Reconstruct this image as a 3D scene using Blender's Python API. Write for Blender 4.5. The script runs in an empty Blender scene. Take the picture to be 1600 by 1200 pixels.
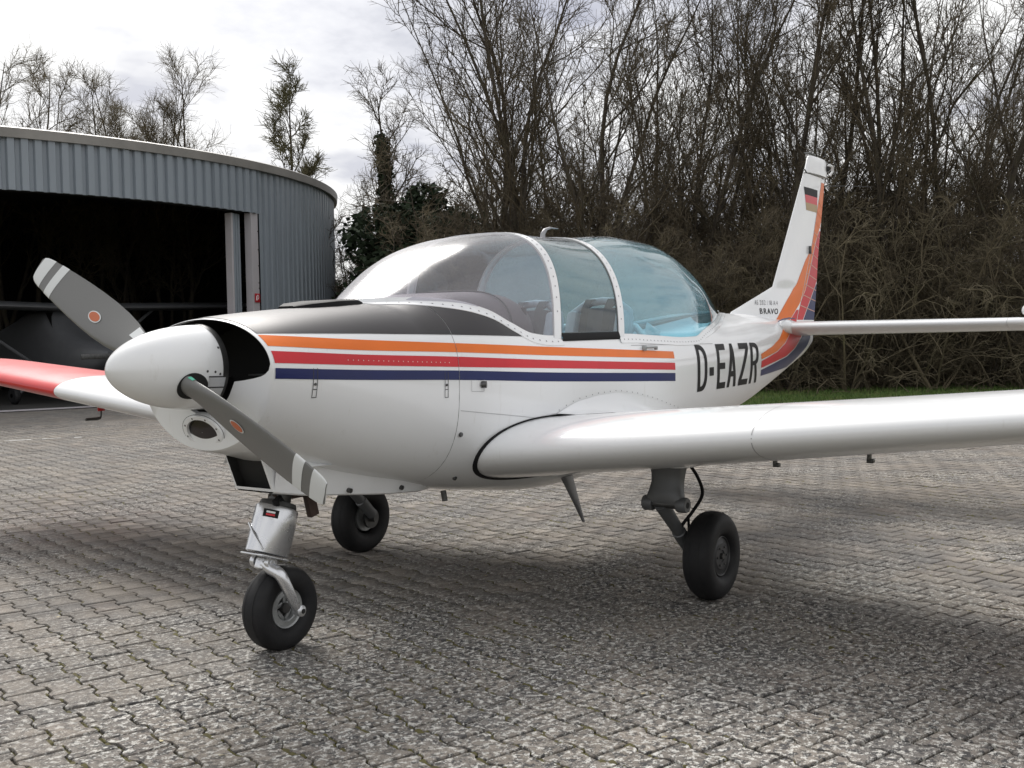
import bpy, bmesh, math, random
import numpy as np
from mathutils import Vector, Matrix

random.seed(7)
rng = np.random.default_rng(7)
PI = math.pi
scene = bpy.context.scene
col = scene.collection

# ------------------------------------------------------------------ camera
CAM = np.array([-2.41032, -3.50535, 1.31602])
FWD = np.array([0.814956, 0.577991, -0.042107])
UPV = np.array([0.044823, 0.009574, 0.998949])
RGT = np.array([0.577787, -0.815987, -0.018104])
cam_d = bpy.data.cameras.new("camera")
cam_d.sensor_width = 36.0
cam_d.lens = 36.0 * 1700.14 / 1600.0
cam_d.clip_start = 0.05
cam_d.clip_end = 3000.0
cam = bpy.data.objects.new("camera", cam_d)
col.objects.link(cam)
cam.matrix_world = Matrix(((RGT[0], UPV[0], -FWD[0], CAM[0]),
                           (RGT[1], UPV[1], -FWD[1], CAM[1]),
                           (RGT[2], UPV[2], -FWD[2], CAM[2]),
                           (0, 0, 0, 1)))
scene.camera = cam

# ------------------------------------------------------------------ sky, sun, exposure
SUN_AZ, SUN_EL = math.radians(57), math.radians(45)       # azimuth from +X towards +Y
SUN_DIR = Vector((math.cos(SUN_EL) * math.cos(SUN_AZ), math.cos(SUN_EL) * math.sin(SUN_AZ), math.sin(SUN_EL)))
world = bpy.data.worlds.new("World")
scene.world = world
world.use_nodes = True
wn, wl = world.node_tree.nodes, world.node_tree.links
wn.clear()
w_out = wn.new("ShaderNodeOutputWorld")
w_bg = wn.new("ShaderNodeBackground")
w_bg.inputs["Strength"].default_value = 0.1
wl.new(w_bg.outputs[0], w_out.inputs[0])
sky = wn.new("ShaderNodeTexSky")
sky.sky_type = 'NISHITA'
sky.sun_disc = False
sky.sun_elevation = SUN_EL
sky.sun_rotation = math.atan2(SUN_DIR.x, SUN_DIR.y)
sky.air_density = 1.0
sky.dust_density = 2.0
tc = wn.new("ShaderNodeTexCoord")
sep = wn.new("ShaderNodeSeparateXYZ")
wl.new(tc.outputs["Generated"], sep.inputs[0])

def wmath(op, a, b=None, c=None, clamp=False):
    n = wn.new("ShaderNodeMath")
    n.operation = op
    n.use_clamp = clamp
    for i, v in enumerate((a, b, c)):
        if v is None:
            continue
        if isinstance(v, (int, float)):
            n.inputs[i].default_value = v
        else:
            wl.new(v, n.inputs[i])
    return n.outputs[0]

zz = wmath('MAXIMUM', sep.outputs[2], 0.0)
den = wmath('ADD', zz, 0.22)
cx = wmath('DIVIDE', sep.outputs[0], den)
cy = wmath('DIVIDE', sep.outputs[1], den)
comb = wn.new("ShaderNodeCombineXYZ")
wl.new(cx, comb.inputs[0]); wl.new(cy, comb.inputs[1])

def wnoise(scale, detail, rough, off):
    mp = wn.new("ShaderNodeMapping")
    mp.inputs["Location"].default_value = off
    wl.new(comb.outputs[0], mp.inputs[0])
    n = wn.new("ShaderNodeTexNoise")
    n.inputs["Scale"].default_value = scale
    n.inputs["Detail"].default_value = detail
    n.inputs["Roughness"].default_value = rough
    wl.new(mp.outputs[0], n.inputs["Vector"])
    return n.outputs["Fac"]

def wramp(fac, stops):
    r = wn.new("ShaderNodeValToRGB")
    el = r.color_ramp.elements
    while len(el) < len(stops):
        el.new(0.5)
    for e, (p, c) in zip(el, stops):
        e.position = p
        e.color = (*c, 1)
    wl.new(fac, r.inputs[0])
    return r.outputs[0]

n_big = wnoise(1.15, 6.0, 0.55, (3.1, 1.7, 0.0))
n_small = wnoise(2.6, 7.0, 0.6, (8.3, 4.2, 2.0))
mixn = wmath('ADD', wmath('MULTIPLY', n_big, 0.62), wmath('MULTIPLY', n_small, 0.38))
CLOUD = 7.5
cl_col = wramp(mixn, [(0.36, (0.58 * CLOUD, 0.59 * CLOUD, 0.65 * CLOUD)),
                      (0.425, (0.86 * CLOUD, 0.865 * CLOUD, 0.91 * CLOUD)),
                      (0.48, (1.02 * CLOUD, 1.02 * CLOUD, 1.03 * CLOUD)),
                      (0.62, (1.18 * CLOUD, 1.175 * CLOUD, 1.15 * CLOUD))])
# small grey clouds drifting below the deck
n_sc = wnoise(2.2, 5.0, 0.5, (1.3, 6.1, 4.0))
sc_f = wramp(n_sc, [(0.56, (1.0, 1.0, 1.0)), (0.66, (0.66, 0.67, 0.73))])
mulc = wn.new("ShaderNodeMix"); mulc.data_type = 'RGBA'; mulc.blend_type = 'MULTIPLY'
mulc.inputs["Factor"].default_value = 1.0
wl.new(cl_col, mulc.inputs["A"]); wl.new(sc_f, mulc.inputs["B"])
cl_col = mulc.outputs["Result"]
# the sun behind the cloud deck
dot = wn.new("ShaderNodeVectorMath"); dot.operation = 'DOT_PRODUCT'
nrm = wn.new("ShaderNodeVectorMath"); nrm.operation = 'NORMALIZE'
wl.new(tc.outputs["Generated"], nrm.inputs[0])
wl.new(nrm.outputs[0], dot.inputs[0])
dot.inputs[1].default_value = SUN_DIR
glow = wmath('POWER', wmath('MAXIMUM', dot.outputs["Value"], 0.0), 7.0)
glow = wmath('ADD', wmath('MULTIPLY', glow, 0.14), 1.0)
gl = wn.new("ShaderNodeVectorMath"); gl.operation = 'SCALE'
wl.new(cl_col, gl.inputs[0]); wl.new(glow, gl.inputs["Scale"])
cover = wramp(mixn, [(0.30, (0.86,) * 3), (0.5, (0.97,) * 3)])
mix = wn.new("ShaderNodeMix"); mix.data_type = 'RGBA'
wl.new(cover, mix.inputs["Factor"])
wl.new(sky.outputs[0], mix.inputs["A"])
wl.new(gl.outputs[0], mix.inputs["B"])
wl.new(mix.outputs["Result"], w_bg.inputs["Color"])

sun_d = bpy.data.lights.new("sun", 'SUN')
sun_d.energy = 2.8
sun_d.angle = math.radians(26)
sun_d.color = (1.0, 0.965, 0.92)
sun = bpy.data.objects.new("sun", sun_d)
col.objects.link(sun)
sun.rotation_euler = SUN_DIR.to_track_quat('Z', 'Y').to_euler()

scene.view_settings.view_transform = 'Standard'
scene.view_settings.look = 'None'
scene.view_settings.exposure = 0.39
scene.view_settings.gamma = 1.0
scene.view_settings.use_curve_mapping = False
scene.render.engine = 'CYCLES'
scene.cycles.max_bounces = 8
scene.cycles.transparent_max_bounces = 16
scene.cycles.caustics_reflective = False
scene.cycles.caustics_refractive = False

# ------------------------------------------------------------------ object helpers
def tag(o, label=None, cat=None, group=None, kind=None):
    if label: o["label"] = label
    if cat: o["category"] = cat
    if group: o["group"] = group
    if kind: o["kind"] = kind
    return o

def empty(name, loc=(0, 0, 0), rz=0.0):
    o = bpy.data.objects.new(name, None)
    o.empty_display_size = 0.2
    o.location = loc
    o.rotation_euler = (0, 0, rz)
    col.objects.link(o)
    return o

def link_mesh(name, me, mat, parent=None):
    o = bpy.data.objects.new(name, me)
    if mat is not None and not me.materials:
        me.materials.append(mat)
    col.objects.link(o)
    if parent is not None:
        o.parent = parent
    return o

def mk(name, V, F, mat, parent=None, smooth=True, sharp=None):
    me = bpy.data.meshes.new(name)
    me.from_pydata([tuple(map(float, v)) for v in V], [], [tuple(map(int, f)) for f in F])
    me.update()
    if smooth:
        me.polygons.foreach_set("use_smooth", [True] * len(me.polygons))
        if sharp:
            me.set_sharp_from_angle(angle=math.radians(sharp))
    return link_mesh(name, me, mat, parent)

def curve_pts(P, per=6):
    """Catmull-Rom points through P"""
    P = [Vector(p) for p in P]
    out = []
    for i in range(len(P) - 1):
        a, b, c, d = P[max(i - 1, 0)], P[i], P[i + 1], P[min(i + 2, len(P) - 1)]
        for k in range(per):
            t = k / per
            out.append(.5 * (2 * b + (c - a) * t + (2 * a - 5 * b + 4 * c - d) * t * t + (3 * b - a - 3 * c + d) * t**3))
    out.append(P[-1])
    return out

class MB:
    """collects shapes for one mesh"""
    def __init__(s):
        s.V, s.F = [], []
    def add(s, V, F):
        b = len(s.V)
        s.V += [tuple(map(float, v)) for v in V]
        s.F += [tuple(int(i) + b for i in f) for f in F]
        return s
    def box(s, c, size, M=None, taper=None):
        x, y, z = [k / 2 for k in size]
        P = [(-x, -y, -z), (x, -y, -z), (x, y, -z), (-x, y, -z), (-x, -y, z), (x, -y, z), (x, y, z), (-x, y, z)]
        if taper:
            P = [(a * (taper if k < 0 else 1), b * (taper if k < 0 else 1), k) for a, b, k in P]
        P = [Vector(p) for p in P]
        if M is not None:
            P = [M @ p for p in P]
        P = [p + Vector(c) for p in P]
        return s.add(P, [(3, 2, 1, 0), (4, 5, 6, 7), (0, 1, 5, 4), (1, 2, 6, 5), (2, 3, 7, 6), (3, 0, 4, 7)])
    def tube(s, path, rad, n=8, caps=True, per=0):
        path = [Vector(p) for p in path]
        if per:
            m0 = len(path)
            path = curve_pts(path, per)
            if hasattr(rad, '__len__'):
                rad = [float(np.interp(i / per, range(m0), rad)) for i in range(len(path))]
        if not hasattr(rad, '__len__'):
            rad = [rad] * len(path)
        V, F = [], []
        t0 = (path[1] - path[0]).normalized()
        a = Vector((0, 0, 1)) if abs(t0.z) < 0.9 else Vector((1, 0, 0))
        u = t0.cross(a).normalized()
        for i, p in enumerate(path):
            t = (path[min(i + 1, len(path) - 1)] - path[max(i - 1, 0)]).normalized()
            u = (u - t * u.dot(t)).normalized()
            v = t.cross(u)
            for k in range(n):
                an = 2 * PI * k / n
                V.append(p + (u * math.cos(an) + v * math.sin(an)) * rad[i])
        m = len(path)
        for i in range(m - 1):
            for k in range(n):
                k2 = (k + 1) % n
                F.append((i * n + k, i * n + k2, (i + 1) * n + k2, (i + 1) * n + k))
        if caps:
            F.append(tuple(range(n))[::-1]); F.append(tuple((m - 1) * n + k for k in range(n)))
        return s.add(V, F)
    def lathe(s, prof, M, n=32, close=False):
        """prof: (r, h) pairs; axis is local Z of M"""
        V, F = [], []
        for r, h in prof:
            for k in range(n):
                a = 2 * PI * k / n
                V.append(M @ Vector((r * math.cos(a), r * math.sin(a), h)))
        m = len(prof)
        for i in range(m if close else m - 1):
            j = (i + 1) % m
            for k in range(n):
                k2 = (k + 1) % n
                F.append((i * n + k, i * n + k2, j * n + k2, j * n + k))
        return s.add(V, F)
    def grid(s, P, closed=False):
        """P: rows x cols x 3"""
        R, C_ = len(P), len(P[0])
        V = [p for row in P for p in row]
        F = []
        for i in range(R - 1):
            for k in range(C_ if closed else C_ - 1):
                k2 = (k + 1) % C_
                F.append((i * C_ + k, i * C_ + k2, (i + 1) * C_ + k2, (i + 1) * C_ + k))
        return s.add(V, F)
    def build(s, name, mat, parent=None, smooth=True, sharp=40, bevel=0, kind=None, solid=0, fix=True):
        o = mk(name, s.V, s.F, mat, parent, smooth, None)
        if fix:
            bm = bmesh.new(); bm.from_mesh(o.data)
            bmesh.ops.recalc_face_normals(bm, faces=bm.faces)
            if bevel:
                ed = [e for e in bm.edges if len(e.link_faces) == 2 and e.calc_face_angle(0) > 0.6]
                bmesh.ops.bevel(bm, geom=ed, offset=bevel, segments=2, affect='EDGES', profile=0.5, clamp_overlap=True)
            bm.to_mesh(o.data); bm.free()
        if smooth:
            o.data.polygons.foreach_set("use_smooth", [True] * len(o.data.polygons))
            if sharp:
                o.data.set_sharp_from_angle(angle=math.radians(sharp))
        if solid:
            m = o.modifiers.new("solid", 'SOLIDIFY'); m.thickness = solid; m.offset = 0
        if kind:
            o["kind"] = kind
        return o

def axis_mat(p, d):
    """matrix at p whose local Z is d"""
    return Matrix.Translation(Vector(p)) @ Vector(d).to_track_quat('Z', 'Y').to_matrix().to_4x4()

# ------------------------------------------------------------------ materials
def newmat(name):
    m = bpy.data.materials.new(name)
    m.use_nodes = True
    n, l = m.node_tree.nodes, m.node_tree.links
    n.clear()
    out = n.new("ShaderNodeOutputMaterial")
    b = n.new("ShaderNodeBsdfPrincipled")
    l.new(b.outputs[0], out.inputs[0])
    return m, n, l, b, out

def pmat(name, c, rough=0.5, metal=0.0, coat=0.0, var=0.06, vscale=6.0, bump=0.0, bscale=200.0, spec=0.5, dirt=None):
    m, n, l, b, out = newmat(name)
    tcn = n.new("ShaderNodeTexCoord")
    nz = n.new("ShaderNodeTexNoise")
    nz.inputs["Scale"].default_value = vscale
    nz.inputs["Detail"].default_value = 6
    nz.inputs["Roughness"].default_value = 0.6
    l.new(tcn.outputs["Object"], nz.inputs["Vector"])
    r = n.new("ShaderNodeValToRGB")
    r.color_ramp.elements[0].position = 0.3
    r.color_ramp.elements[1].position = 0.7
    lo = [max(0, k * (1 - var)) for k in c] if dirt is None else [k * (1 - var) + d * var for k, d in zip(c, dirt)]
    hi = [min(1, k * (1 + var)) for k in c] if dirt is None else c
    r.color_ramp.elements[0].color = (*lo, 1)
    r.color_ramp.elements[1].color = (*hi, 1)
    l.new(nz.outputs["Fac"], r.inputs[0])
    l.new(r.outputs[0], b.inputs["Base Color"])
    b.inputs["Metallic"].default_value = metal
    b.inputs["Specular IOR Level"].default_value = spec
    mr = n.new("ShaderNodeMapRange")
    mr.inputs["To Min"].default_value = max(0.02, rough * 0.85)
    mr.inputs["To Max"].default_value = min(1, rough * 1.15)
    l.new(nz.outputs["Fac"], mr.inputs[0])
    l.new(mr.outputs[0], b.inputs["Roughness"])
    if coat:
        b.inputs["Coat Weight"].default_value = coat
        b.inputs["Coat Roughness"].default_value = 0.08
    if name == 'white_paint':
        # scuffs, specks and faint vertical grime on the old paint
        mp_ = n.new("ShaderNodeMapping"); mp_.inputs["Scale"].default_value = (14, 14, 2.2)
        l.new(tcn.outputs["Object"], mp_.inputs[0])
        n3 = n.new("ShaderNodeTexNoise"); n3.inputs["Scale"].default_value = 1.6; n3.inputs["Detail"].default_value = 8; n3.inputs["Roughness"].default_value = .7
        l.new(mp_.outputs[0], n3.inputs["Vector"])
        r3 = n.new("ShaderNodeValToRGB"); r3.color_ramp.elements[0].position = .60; r3.color_ramp.elements[1].position = .78
        r3.color_ramp.elements[0].color = (1, 1, 1, 1); r3.color_ramp.elements[1].color = (.78, .76, .72, 1)
        l.new(n3.outputs["Fac"], r3.inputs[0])
        mm = n.new("ShaderNodeMix"); mm.data_type = 'RGBA'; mm.blend_type = 'MULTIPLY'; mm.inputs["Factor"].default_value = .55
        l.new(r.outputs[0], mm.inputs["A"]); l.new(r3.outputs[0], mm.inputs["B"])
        l.new(mm.outputs["Result"], b.inputs["Base Color"])
    if bump:
        n2 = n.new("ShaderNodeTexNoise")
        n2.inputs["Scale"].default_value = bscale
        n2.inputs["Detail"].default_value = 4
        l.new(tcn.outputs["Object"], n2.inputs["Vector"])
        bp = n.new("ShaderNodeBump")
        bp.inputs["Strength"].default_value = bump
        bp.inputs["Distance"].default_value = 0.01
        l.new(n2.outputs["Fac"], bp.inputs["Height"])
        l.new(bp.outputs[0], b.inputs["Normal"])
    return m

def glassmat(name, tint, refl=1.0, haze=0.0, hazecol=(0.8, 0.8, 0.85), rough=0.03):
    m, n, l, b, out = newmat(name)
    n.remove(b)
    tr = n.new("ShaderNodeBsdfTransparent"); tr.inputs[0].default_value = (*tint, 1)
    gl_ = n.new("ShaderNodeBsdfGlossy"); gl_.inputs["Roughness"].default_value = rough
    fr = n.new("ShaderNodeLayerWeight"); fr.inputs["Blend"].default_value = 0.5
    pw = n.new("ShaderNodeMath"); pw.operation = 'POWER'; pw.inputs[1].default_value = 5.0
    l.new(fr.outputs["Facing"], pw.inputs[0])
    mu = n.new("ShaderNodeMath"); mu.operation = 'MULTIPLY_ADD'; mu.use_clamp = True
    mu.inputs[1].default_value = 0.9 * refl
    mu.inputs[2].default_value = 0.07 * refl
    l.new(pw.outputs[0], mu.inputs[0])
    mx = n.new("ShaderNodeMixShader")
    l.new(mu.outputs[0], mx.inputs[0]); l.new(gl_.outputs[0], mx.inputs[2])
    if haze:
        df = n.new("ShaderNodeBsdfTranslucent"); df.inputs[0].default_value = (*hazecol, 1)
        df2 = n.new("ShaderNodeBsdfDiffuse"); df2.inputs[0].default_value = (*hazecol, 1)
        ad = n.new("ShaderNodeMixShader"); ad.inputs[0].default_value = 0.5
        l.new(df.outputs[0], ad.inputs[1]); l.new(df2.outputs[0], ad.inputs[2])
        hz = n.new("ShaderNodeMixShader"); hz.inputs[0].default_value = haze
        l.new(tr.outputs[0], hz.inputs[1]); l.new(ad.outputs[0], hz.inputs[2])
        l.new(hz.outputs[0], mx.inputs[1])
    else:
        l.new(tr.outputs[0], mx.inputs[1])
    l.new(mx.outputs[0], out.inputs[0])
    return m

M = {}
M['white'] = pmat('white_paint', (0.79, 0.80, 0.81), 0.38, coat=0.75, var=0.035, vscale=2.2, dirt=(0.5, 0.46, 0.4))
M['black'] = pmat('anti_glare_black', (0.026, 0.023, 0.025), 0.42, var=0.15, vscale=3, spec=.4)
M['orange'] = pmat('orange_paint', (0.74, 0.155, 0.010), 0.35, coat=0.0, spec=.35, var=0.05)
M['red'] = pmat('red_paint', (0.56, 0.020, 0.030), 0.35, coat=0.0, spec=.35, var=0.06)
M['navy'] = pmat('navy_paint', (0.008, 0.015, 0.095), 0.35, coat=0.0, spec=.35, var=0.08)
M['tipred'] = pmat('wing_tip_red', (0.56, 0.016, 0.018), 0.30, coat=0.0, var=0.05)
M['letter'] = pmat('letter_black', (0.008, 0.008, 0.009), 0.5, var=0.1, spec=0.2)
M['prop'] = pmat('propeller_grey', (0.155, 0.155, 0.150), 0.42, coat=0.1, var=0.08, vscale=5, dirt=(0.07, 0.065, 0.06))
M['propwhite'] = pmat('propeller_white', (0.68, 0.70, 0.70), 0.4, var=0.06, dirt=(0.4, 0.38, 0.35))
M['dark'] = pmat('dark_cavity', (0.012, 0.012, 0.012), 0.8, var=0.3)
M['rubber'] = pmat('tyre_rubber', (0.009, 0.0095, 0.011), 0.6, var=0.3, vscale=14, bump=0.12, bscale=180, spec=.3, dirt=(0.035, 0.032, 0.03))
M['alu'] = pmat('aluminium', (0.62, 0.63, 0.65), 0.34, metal=0.85, var=0.12, vscale=12)
M['silver'] = pmat('silver_paint', (0.66, 0.67, 0.69), 0.27, metal=0.85, var=0.10, vscale=9, dirt=(0.25, 0.22, 0.2))
M['gearsteel'] = pmat('gear_grey_paint', (0.13, 0.135, 0.14), 0.45, metal=0.25, var=0.2, vscale=15, dirt=(0.05, 0.045, 0.04))
M['hub'] = pmat('wheel_hub_grey', (0.32, 0.33, 0.33), 0.45, metal=0.5, var=0.2, vscale=20)
M['steel'] = pmat('dark_steel', (0.10, 0.10, 0.10), 0.4, metal=0.8, var=0.25, vscale=20)
M['rust'] = pmat('rusty_plate', (0.055, 0.034, 0.027), 0.7, var=0.3, vscale=20)
M['rivet'] = pmat('rivet_head', (0.22, 0.22, 0.23), 0.45, metal=0.4, var=0.2)
M['seam'] = pmat('panel_gap', (0.05, 0.05, 0.05), 0.7, var=0.2)
M['gap_lt'] = pmat('panel_line', (0.40, 0.40, 0.41), 0.6, var=0.1)
M['seal'] = pmat('black_seal', (0.012, 0.012, 0.013), 0.6, var=0.2, spec=.15)
M['hood'] = pmat('glareshield_leather', (0.075, 0.066, 0.072), 0.55, var=0.12, bump=0.1, bscale=120)
M['seat'] = pmat('seat_grey_fabric', (0.075, 0.075, 0.085), 0.85, var=0.15, vscale=30, bump=0.2, bscale=300)
M['bolster'] = pmat('seat_light_fabric', (0.42, 0.46, 0.52), 0.8, var=0.1, vscale=20)
M['belt'] = pmat('seat_belt_black', (0.018, 0.018, 0.02), 0.7, var=0.2)
M['lining'] = pmat('cabin_lining', (0.55, 0.64, 0.70), 0.75, var=0.08)
M['floor'] = pmat('cabin_floor', (0.06, 0.06, 0.065), 0.9, var=0.2)
M['yellow'] = pmat('yellow_tube', (0.7, 0.62, 0.2), 0.5)
M['green'] = pmat('green_sticker', (0.12, 0.52, 0.36), 0.5, var=0.2)
M['gold'] = pmat('flag_gold', (0.40, 0.27, 0.12), 0.4)
M['flagred'] = pmat('flag_red', (0.62, 0.05, 0.06), 0.4)
M['lens'] = glassmat('lamp_glass', (0.22, 0.20, 0.20), 0.7)
M['wind'] = glassmat('windshield_acrylic', (0.80, 0.79, 0.83), 0.85, 0.20, (0.80, 0.78, 0.84), .20)
M['door_glass'] = glassmat('canopy_acrylic', (0.74, 0.80, 0.80), 1.3, 0.03, (.6, .68, .66), .03)
M['rear_glass'] = glassmat('blue_acrylic', (0.55, 0.79, 0.85), 1.3, 0.20, (0.52, 0.79, 0.87), .04)
M['riblight'] = pmat('rudder_rib_paint', (0.62, 0.35, 0.28), 0.5)
M['alu_dark'] = pmat('dull_aluminium', (0.30, 0.30, 0.31), 0.4, metal=0.6, var=0.2)
M['walk'] = pmat('walkway_grip', (0.045, 0.04, 0.045), 0.8, var=0.2)
M['orange_badge'] = pmat('badge_orange', (0.50, 0.13, 0.05), 0.5, var=0.1)
M['hubdark'] = pmat('hub_dark', (0.05, 0.05, 0.052), 0.5, metal=0.3, var=0.2)
M['rivet_lt'] = pmat('rivet_light', (0.72, 0.6, 0.55), 0.45)

M['seam_soft'] = pmat('joint_shadow_gap', (0.16, 0.16, 0.16), 0.7, var=0.2)
M['grey_letter'] = pmat('grey_lettering', (0.22, 0.22, 0.23), 0.5)

# ================================================================== AIRCRAFT SURFACES
# aircraft axes: +X aft, -Y port, +Z up, ground z=0
def pchip(xs, ys):
    xs, ys = np.array(xs, float), np.array(ys, float)
    h = np.diff(xs); d = np.diff(ys) / h
    m = np.zeros_like(ys)
    for i in range(1, len(xs) - 1):
        if d[i - 1] * d[i] > 0:
            w1, w2 = 2 * h[i] + h[i - 1], h[i] + 2 * h[i - 1]
            m[i] = (w1 + w2) / (w1 / d[i - 1] + w2 / d[i])
    m[0], m[-1] = d[0], d[-1]
    def f(x):
        x = min(max(x, xs[0]), xs[-1])
        i = min(max(int(np.searchsorted(xs, x)) - 1, 0), len(xs) - 2)
        t = (x - xs[i]) / h[i]
        return ((2 * t**3 - 3 * t**2 + 1) * ys[i] + (t**3 - 2 * t**2 + t) * h[i] * m[i]
                + (-2 * t**3 + 3 * t**2) * ys[i + 1] + (t**3 - t**2) * h[i] * m[i + 1])
    return f

# --GEO-BEGIN
FX = [.40, .60, .90, 1.42, 1.95, 2.50, 3.2, 3.9, 4.6, 5.3, 6.0, 6.6, 7.0, 7.24]
f_w = pchip(FX, [.40, .425, .45, .50, .535, .55, .545, .505, .432, .335, .225, .135, .072, .02])
f_zc = pchip(FX, [1.22, 1.20, 1.17, 1.13, 1.10, 1.09, 1.09, 1.11, 1.13, 1.16, 1.20, 1.25, 1.27, 1.28])
f_zb = pchip(FX, [.89, .84, .745, .632, .545, .488, .512, .582, .665, .76, .895, 1.03, 1.13, 1.22])
f_zt = pchip([.40, .60, .90, 1.26, 5.24, 5.5, 6.0, 6.6, 7.0, 7.24], [1.415, 1.437, 1.462, 1.484, 1.475, 1.475, 1.455, 1.42, 1.39, 1.33])
f_nt = pchip([.40, .7, 1.42, 3, 5, 7.24], [2.0, 2.3, 2.6, 2.6, 2.4, 2.0])
f_nb = pchip([.40, .7, 1.42, 3, 5, 7.24], [2.0, 2.25, 2.7, 2.8, 2.5, 2.0])
CX = [1.26, 1.28, 1.3, 1.4, 1.5, 1.6, 1.75, 1.9, 2.05, 2.2, 2.9, 3.3, 3.7, 3.9, 4.1, 4.3, 4.6, 4.9, 5.1, 5.2, 5.24]
f_wc = pchip(CX, [0, .085, .135, .246, .313, .362, .416, .452, .476, .488, .5, .495, .475, .46, .42, .375, .28, .165, .08, .035, 0])
f_cb = pchip([1.26, 1.3, 1.4, 1.5, 1.6, 1.75, 1.9, 2.05, 2.2, 2.9, 3.3, 3.7, 3.9, 4.1, 4.3, 4.6, 4.9, 5.1, 5.24],
             [1.484, 1.487, 1.489, 1.485, 1.476, 1.44, 1.375, 1.322, 1.31, 1.314, 1.301, 1.288, 1.291, 1.33, 1.37, 1.41, 1.45, 1.465, 1.475])
f_ct = pchip([1.26, 1.40, 1.54, 1.683, 1.883, 2.10, 2.30, 2.6, 2.9, 3.2, 3.46, 3.82, 4.035, 4.307, 4.5, 4.75, 5.01, 5.24],
             [1.487, 1.562, 1.645, 1.727, 1.803, 1.851, 1.872, 1.878, 1.888, 1.918, 1.936, 1.930, 1.898, 1.818, 1.741, 1.631, 1.526, 1.477])
f_cn = pchip([1.26, 1.6, 2.2, 2.9, 4, 5.24], [2.0, 2.6, 3.3, 2.6, 2.3, 2.0])

def fus_ht(x):
    zc = f_zc(x)
    if 1.26 <= x <= 5.24:
        n = f_nt(x); q = f_wc(x) / f_w(x)
        return (f_cb(x) - zc) / max(1e-6, (1 - q**n))**(1 / n)
    return f_zt(x) - zc

def fus_pt(x, th, side=-1, grow=0.0):
    """th -90 deg at the keel .. +90 deg at the deck centre"""
    w, zc = f_w(x) + grow, f_zc(x)
    c, s = max(0.0, math.cos(th)), math.sin(th)
    if s >= 0:
        n = f_nt(x); h = fus_ht(x) + grow
    else:
        n = f_nb(x); h = zc - f_zb(x) + grow
    y = w * c**(2 / n)
    z = zc + math.copysign(h * abs(s)**(2 / n), s)
    return (x, side * y, z)

def fus_y(x, z):
    """half breadth of the fuselage at (x, z)"""
    w, zc = f_w(x), f_zc(x)
    if z >= zc: n, h = f_nt(x), fus_ht(x)
    else: n, h = f_nb(x), zc - f_zb(x)
    q = min(1.0, abs(z - zc) / h)
    return w * (1 - q**n)**(1 / n)

def fus_deck(x, y):
    n = f_nt(x); q = min(1.0, abs(y) / f_w(x))
    return f_zc(x) + fus_ht(x) * (1 - q**n)**(1 / n)

def th_end(x):
    if 1.26 <= x <= 5.24:
        return math.acos(min(1.0, (f_wc(x) / f_w(x))**(f_nt(x) / 2)))
    return PI / 2

def can_pt(x, th, grow=0.0):
    """canopy mould, th 0 at the port base .. pi at the starboard base"""
    n = f_cn(x); w = f_wc(x) + grow; zb = f_cb(x); h = max(0.0, f_ct(x) - zb) + grow
    c, s = math.cos(th), max(0.0, math.sin(th))
    return (x, -math.copysign(w * abs(c)**(2 / n), c), zb + h * s**(2 / n))

# fin and rudder, symmetric section
def fin_le(z):
    return float(np.interp(z, [1.30, 1.44, 1.49, 1.708, 2.74], [5.3, 5.42, 5.50, 6.34, 7.085]))
def fin_te(z):
    return float(np.interp(z, [1.22, 1.43, 1.61, 2.02, 2.62, 2.92], [7.26, 7.32, 7.365, 7.44, 7.60, 7.66]))
def fin_hinge(z):
    return float(np.interp(z, [1.22, 1.43, 2.01, 2.67, 2.92], [6.80, 6.86, 7.20, 7.50, 7.58]))
def fin_half(x, z):
    le, te = fin_le(z), fin_te(z)
    base = max(6.34 + (z - 1.708) * .72, le) if z < 1.708 else le
    c = te - le
    u = min(1.0, max(0.0, (x - le) / c))
    t = 0.062 - 0.010 * (z - 1.4)
    prof = 2.6 * (0.2969 * math.sqrt(u) - 0.126 * u - 0.3516 * u**2 + 0.2843 * u**3 - 0.1036 * u**4) / 0.3
    if z < 1.72:
        ub = min(1.0, max(0.0, (x - le) / 0.9))
        prof = min(prof, 0.18 + 0.9 * ub) if u > 0 else 0.0
        prof *= min(1.0, u * 18)
    return max(0.0015, t * prof * 0.46)
# --GEO-END

# ---- the aircraft thing
plane = empty("light_aircraft", (0, 0, 0))
tag(plane, "white low-wing light aircraft with orange, red and navy stripes, parked on the paved apron", "aircraft")

def ring(x, side=None, grow=0.0, n_lo=22, n_up=20):
    te = th_end(x)
    lo = [-PI / 2 + (PI / 2) * k / n_lo for k in range(n_lo)]
    up = [te * k / n_up for k in range(n_up + 1)]
    ths = lo + up
    port = [fus_pt(x, t, -1, grow) for t in ths][::-1]
    star = [fus_pt(x, t, 1, grow) for t in ths][1:]
    return port + star

def span(a, b, n): return [a + (b - a) * i / (n - 1) for i in range(n)]

# fuselage shell aft of the firewall
xs = span(1.4215, 7.24, 95)
mb = MB().grid([ring(x) for x in xs])
b_last = ring(7.24)
fus = mb.build("fuselage", M['white'], plane, sharp=50, fix=False)

# firewall seam ring
mb = MB().grid([[(x,) + tuple(fus_pt(1.42, t, s, -0.0025)[1:]) for s, t in
               [(-1, PI / 2 - k * PI / 60) for k in range(61)] + [(1, -PI / 2 + k * PI / 60) for k in range(1, 61)]] for x in (1.410, 1.432)])
mb.build("firewall_seam", M['seam_soft'], plane, fix=False)

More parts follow.
